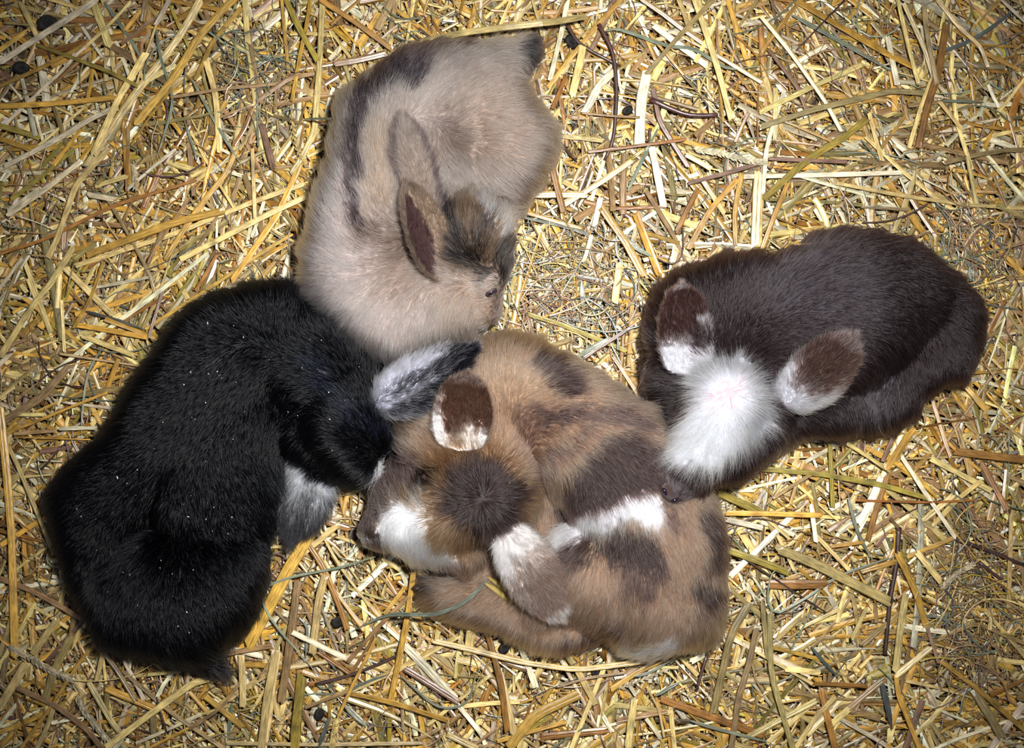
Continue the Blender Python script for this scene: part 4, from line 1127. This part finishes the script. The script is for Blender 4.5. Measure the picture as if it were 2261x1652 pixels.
    nz = ball('nose', R, c + np.array([-.001, 0, -.004]), .0085, M_NOSE, (1.0, 1.7, .9), rz=-14)
    c2 = np.array(P(799, 1207, z - .002))
    ball('nostril', nz, c2, .0026, M_EYE, (1.8, .7, .8), rz=25)
    # closed eye: a slit between two folds of lid
    z = project_to(f, 936, 1066)
    ball('closed_eyelid', R, np.array(P(938, 1068, z)) - np.array([0, 0, .0022]), .0038, M_LID, (.9, 2.0, .7), rz=12)
    # hooves
    hoof('hoof', R, (934,1306,34), (.80, .66, .9), 8, M_HOOF_D, 27)
    hoof('hoof', R, (1112,1305,project_to(f, 1112, 1305) / S + 2), (1.45, .50, .6), -32, M_HOOF_Y, 27)
    return R, f

def hoof(name, parent, c, sc_, rz, mat, r):
    """a cloven hoof: two rounded claws side by side"""
    cc = np.array(P(c[0], c[1], c[2] * S)); r = r * S
    vs = []; fs = []; off = 0
    u = np.linspace(0, math.pi, 11); v = np.linspace(0, 2 * math.pi, 17)[:-1]
    U, V_ = np.meshgrid(u, v, indexing='ij')
    for s_ in (-1, 1):
        X = np.stack([np.cos(U) * sc_[0] * 1.15, np.sin(U) * np.cos(V_) * sc_[1] * .62 * (1 + .3 * np.cos(U)) + s_ * sc_[1] * .52, np.sin(U) * np.sin(V_) * sc_[2] * .8], -1) * r
        i = np.arange(11 * 16).reshape(11, 16) + off; off += 11 * 16
        vs.append(X.reshape(-1, 3)); fs.append(np.stack([i[:-1], np.roll(i, -1, 1)[:-1], np.roll(i, -1, 1)[1:], i[1:]], -1).reshape(-1, 4))
    X = np.vstack(vs); a = math.radians(rz)
    X = X @ np.array([[math.cos(a), math.sin(a), 0], [-math.sin(a), math.cos(a), 0], [0, 0, 1]])
    return np_mesh(name, X + cc, np.vstack(fs), mat=mat, parent=parent)

# ---- 4: the dark brown kid on the right
def goat_dark():
    R = goat_root('dark brown goat kid with white blaze and pink crown, on the right', None, 'D')
    groups = [
     (60, [[(1560,715,100,140),(1720,705,114,148),(1850,680,124,168),(1960,655,112,145)]]),
     (40, [[(1780,820,84,110),(1830,880,76,84)],[(1750,890,72,86),(1830,900,66,66)]]),
     (40, [[(2050,690,100,120),(2045,790,104,108),(1985,870,88,84),(1945,905,66,58)],[(2090,740,80,84),(2060,800,70,76)]]),
     (36, [[(1545,740,100,128),(1520,830,96,88),(1590,850,124,92)]]),
     (24, [[(1450,760,60,46),(1448,880,60,32),(1452,960,60,24)]]),
     (26, [[(1600,885,198,88),(1562,970,205,72),(1522,1035,232,52),(1496,1080,250,38)],[(1660,950,165,66),(1600,1025,195,50),(1545,1066,225,38)],[(1690,900,150,56),(1650,990,140,48)]]),
    ]
    f = goat_field(groups, 'D')
    bk = (.125,.085,.09); wh = (.88,.90,.96)
    coat = (bk, [
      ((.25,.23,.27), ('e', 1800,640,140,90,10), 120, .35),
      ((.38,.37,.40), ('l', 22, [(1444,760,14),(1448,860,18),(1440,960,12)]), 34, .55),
      ((.45,.45,.50), ('e', 1930,880,50,30,-35), 60, .35),  # highlight on the haunch, painted as paler hair
      ((.40,.40,.44), ('e', 1740,985,50,22,-15), 40, .4),
      (wh, ('p', [(1592,790),(1636,786),(1676,810),(1684,850),(1690,895),(1706,925),(1690,948),(1655,975),(1612,1008),(1560,1030),(1505,1026),(1478,1005),(1474,975),(1500,935),(1532,905),(1534,868),(1524,838),(1548,808)]), 12, 1.0),
      ((.08,.05,.05), ('e', 1474,892,24,40,0), 14, .97),  # shade of the eye hollow, painted as near-black hair
      ((.88,.70,.73), ('e', 1606,868,32,26,0), 34, .95),
      ((.34,.30,.31), ('l', 12, [(1470,1070),(1500,1092)]), 20, .8),
    ])
    rad = []
    for a in range(0, 360, 30):
        for r in (40, 90):
            rad.append((1610 + math.cos(math.radians(a)) * r, 868 + math.sin(math.radians(a)) * r, math.cos(math.radians(a)), math.sin(math.radians(a))))
    arrows = rad + [(1560,990,-.5,.9),(1500,980,-.9,.4),(1500,930,-1,.2),(1600,1000,-.1,1),(1660,960,.5,.9),(1530,1030,-.3,.8),(1490,1060,-.2,-.6),(1640,1040,.6,.8),(1500,1080,.3,-.4),
      (1450,700,-.8,-.4),(1500,620,-.4,-1),(1600,600,.1,-1),(1560,680,0,-1),(1680,640,.5,-.7),(1440,800,-1,.2),(1445,880,-1,.3),(1700,720,.9,-.3),(1800,620,1,-.2),(1900,600,1,0),(1820,760,1,.1),(1950,700,1,.2),(2080,650,.9,.4),(2150,700,.8,.8),
      (2130,800,.4,1),(2050,820,.1,1),(1950,850,0,1),(1900,930,.2,1),(1850,800,.8,.5),(1800,900,.8,.6),(1750,960,.4,.9),(1850,950,.4,1),(2000,760,.6,.8),(1650,740,.5,-.8)]
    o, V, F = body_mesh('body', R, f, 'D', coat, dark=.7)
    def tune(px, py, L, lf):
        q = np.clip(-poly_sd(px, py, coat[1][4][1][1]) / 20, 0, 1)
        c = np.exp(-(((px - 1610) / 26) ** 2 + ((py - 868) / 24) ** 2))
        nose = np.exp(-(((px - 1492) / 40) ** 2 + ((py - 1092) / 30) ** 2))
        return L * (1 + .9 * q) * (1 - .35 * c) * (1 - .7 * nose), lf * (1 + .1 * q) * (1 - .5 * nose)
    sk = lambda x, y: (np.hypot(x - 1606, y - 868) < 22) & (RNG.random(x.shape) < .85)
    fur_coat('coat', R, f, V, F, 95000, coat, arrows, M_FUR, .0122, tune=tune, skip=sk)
    w2, br = (.80,.80,.84), (.20,.13,.12)
    ear('ear', R, (1524,826,22), (1503,634,58), 108, 0, .55,
        lambda u, v: mixc(w2, br, np.clip((u - .30) * 6 - (v > .5) * (u < .62) * 3, 0, .97) - (u > .93) * .6), lambda u, v: mixc(br, w2, .25 + 0 * u), M_FUR,
        fl=.0068, widest=.42, basew=.78, point=.45, n_fur=9000, f=f)
    ear('ear', R, (1734,896,4), (1882,748,40), 112, 180, .7,
        lambda u, v: mixc(w2, br, .5 + 0 * u), lambda u, v: mixc(w2, (.25,.18,.16), np.clip((u - .20) * 3.6 - (np.abs(v) > .62) * .55 * (u < .8), 0, .95) - (u > .86) * .35), M_FUR,
        fl=.0085, widest=.45, basew=.55, point=.45, n_fur=9500, f=f)
    z = project_to(f, 1482, 1092)
    nz = ball('nose', R, np.array(P(1482, 1090, z)) + np.array([.0006, .0006, -.0052]), .0072, M_NOSE, (1.35, 1.0, .85), rz=-50)
    ball('nostril', nz, np.array(P(1468, 1086, z - .0005)), .0019, M_EYE, (.8, 1.8, .8), rz=25)
    ball('nostril', nz, np.array(P(1490, 1104, z - .0008)), .0019, M_EYE, (1.7, .8, .8), rz=25)
    return R, f

G_A, F_A = goat_cream()
G_B, F_B = goat_black()
G_C, F_C = goat_spotted()
G_D, F_D = goat_dark()

# tiny chaff flecks caught in the black coat
def flecks(n=75):
    px = RNG.uniform(150, 820, n * 3); py = RNG.uniform(650, 1400, n * 3)
    k = OUTGRID['B'](px, py) < -30; px, py = px[k][:n], py[k][:n]
    vs, fs = [], []
    for x, y in zip(px, py):
        z = project_to(F_B, x, y) + .0045
        c = np.array(P(x, y, z)); r = RNG.uniform(.0002, .0006); a = RNG.uniform(0, 6.28); l = r * RNG.choice([1, 1, 1, 2.5])
        ux = np.array([math.cos(a), math.sin(a), .2]) * l; uy = np.array([-math.sin(a), math.cos(a), .1]) * r; uz = np.array([0, 0, r * .7])
        o = len(vs)
        vs += [c - ux, c + uy, c + ux, c - uy, c + uz, c - uz]
        fs += [[o + a_, o + b_, o + c_] for a_, b_, c_ in ((0, 3, 4), (3, 2, 4), (2, 1, 4), (1, 0, 4), (3, 0, 5), (2, 3, 5), (1, 2, 5), (0, 1, 5))]
    V = np.array(vs)
    o = np_mesh('chaff_flecks', V, np.array(fs), np.repeat(lin([[.88, .87, .84]]), len(V), 0), V[:, :2] * 1.0, smooth=False, mat=M_STRAW)
    tag(o, 'tiny pale chaff flecks dusted over the black goat kid\'s coat', 'dust', kind='stuff')
flecks()

for g_ in (G_A, G_B, G_C, G_D):
    del g_['out']
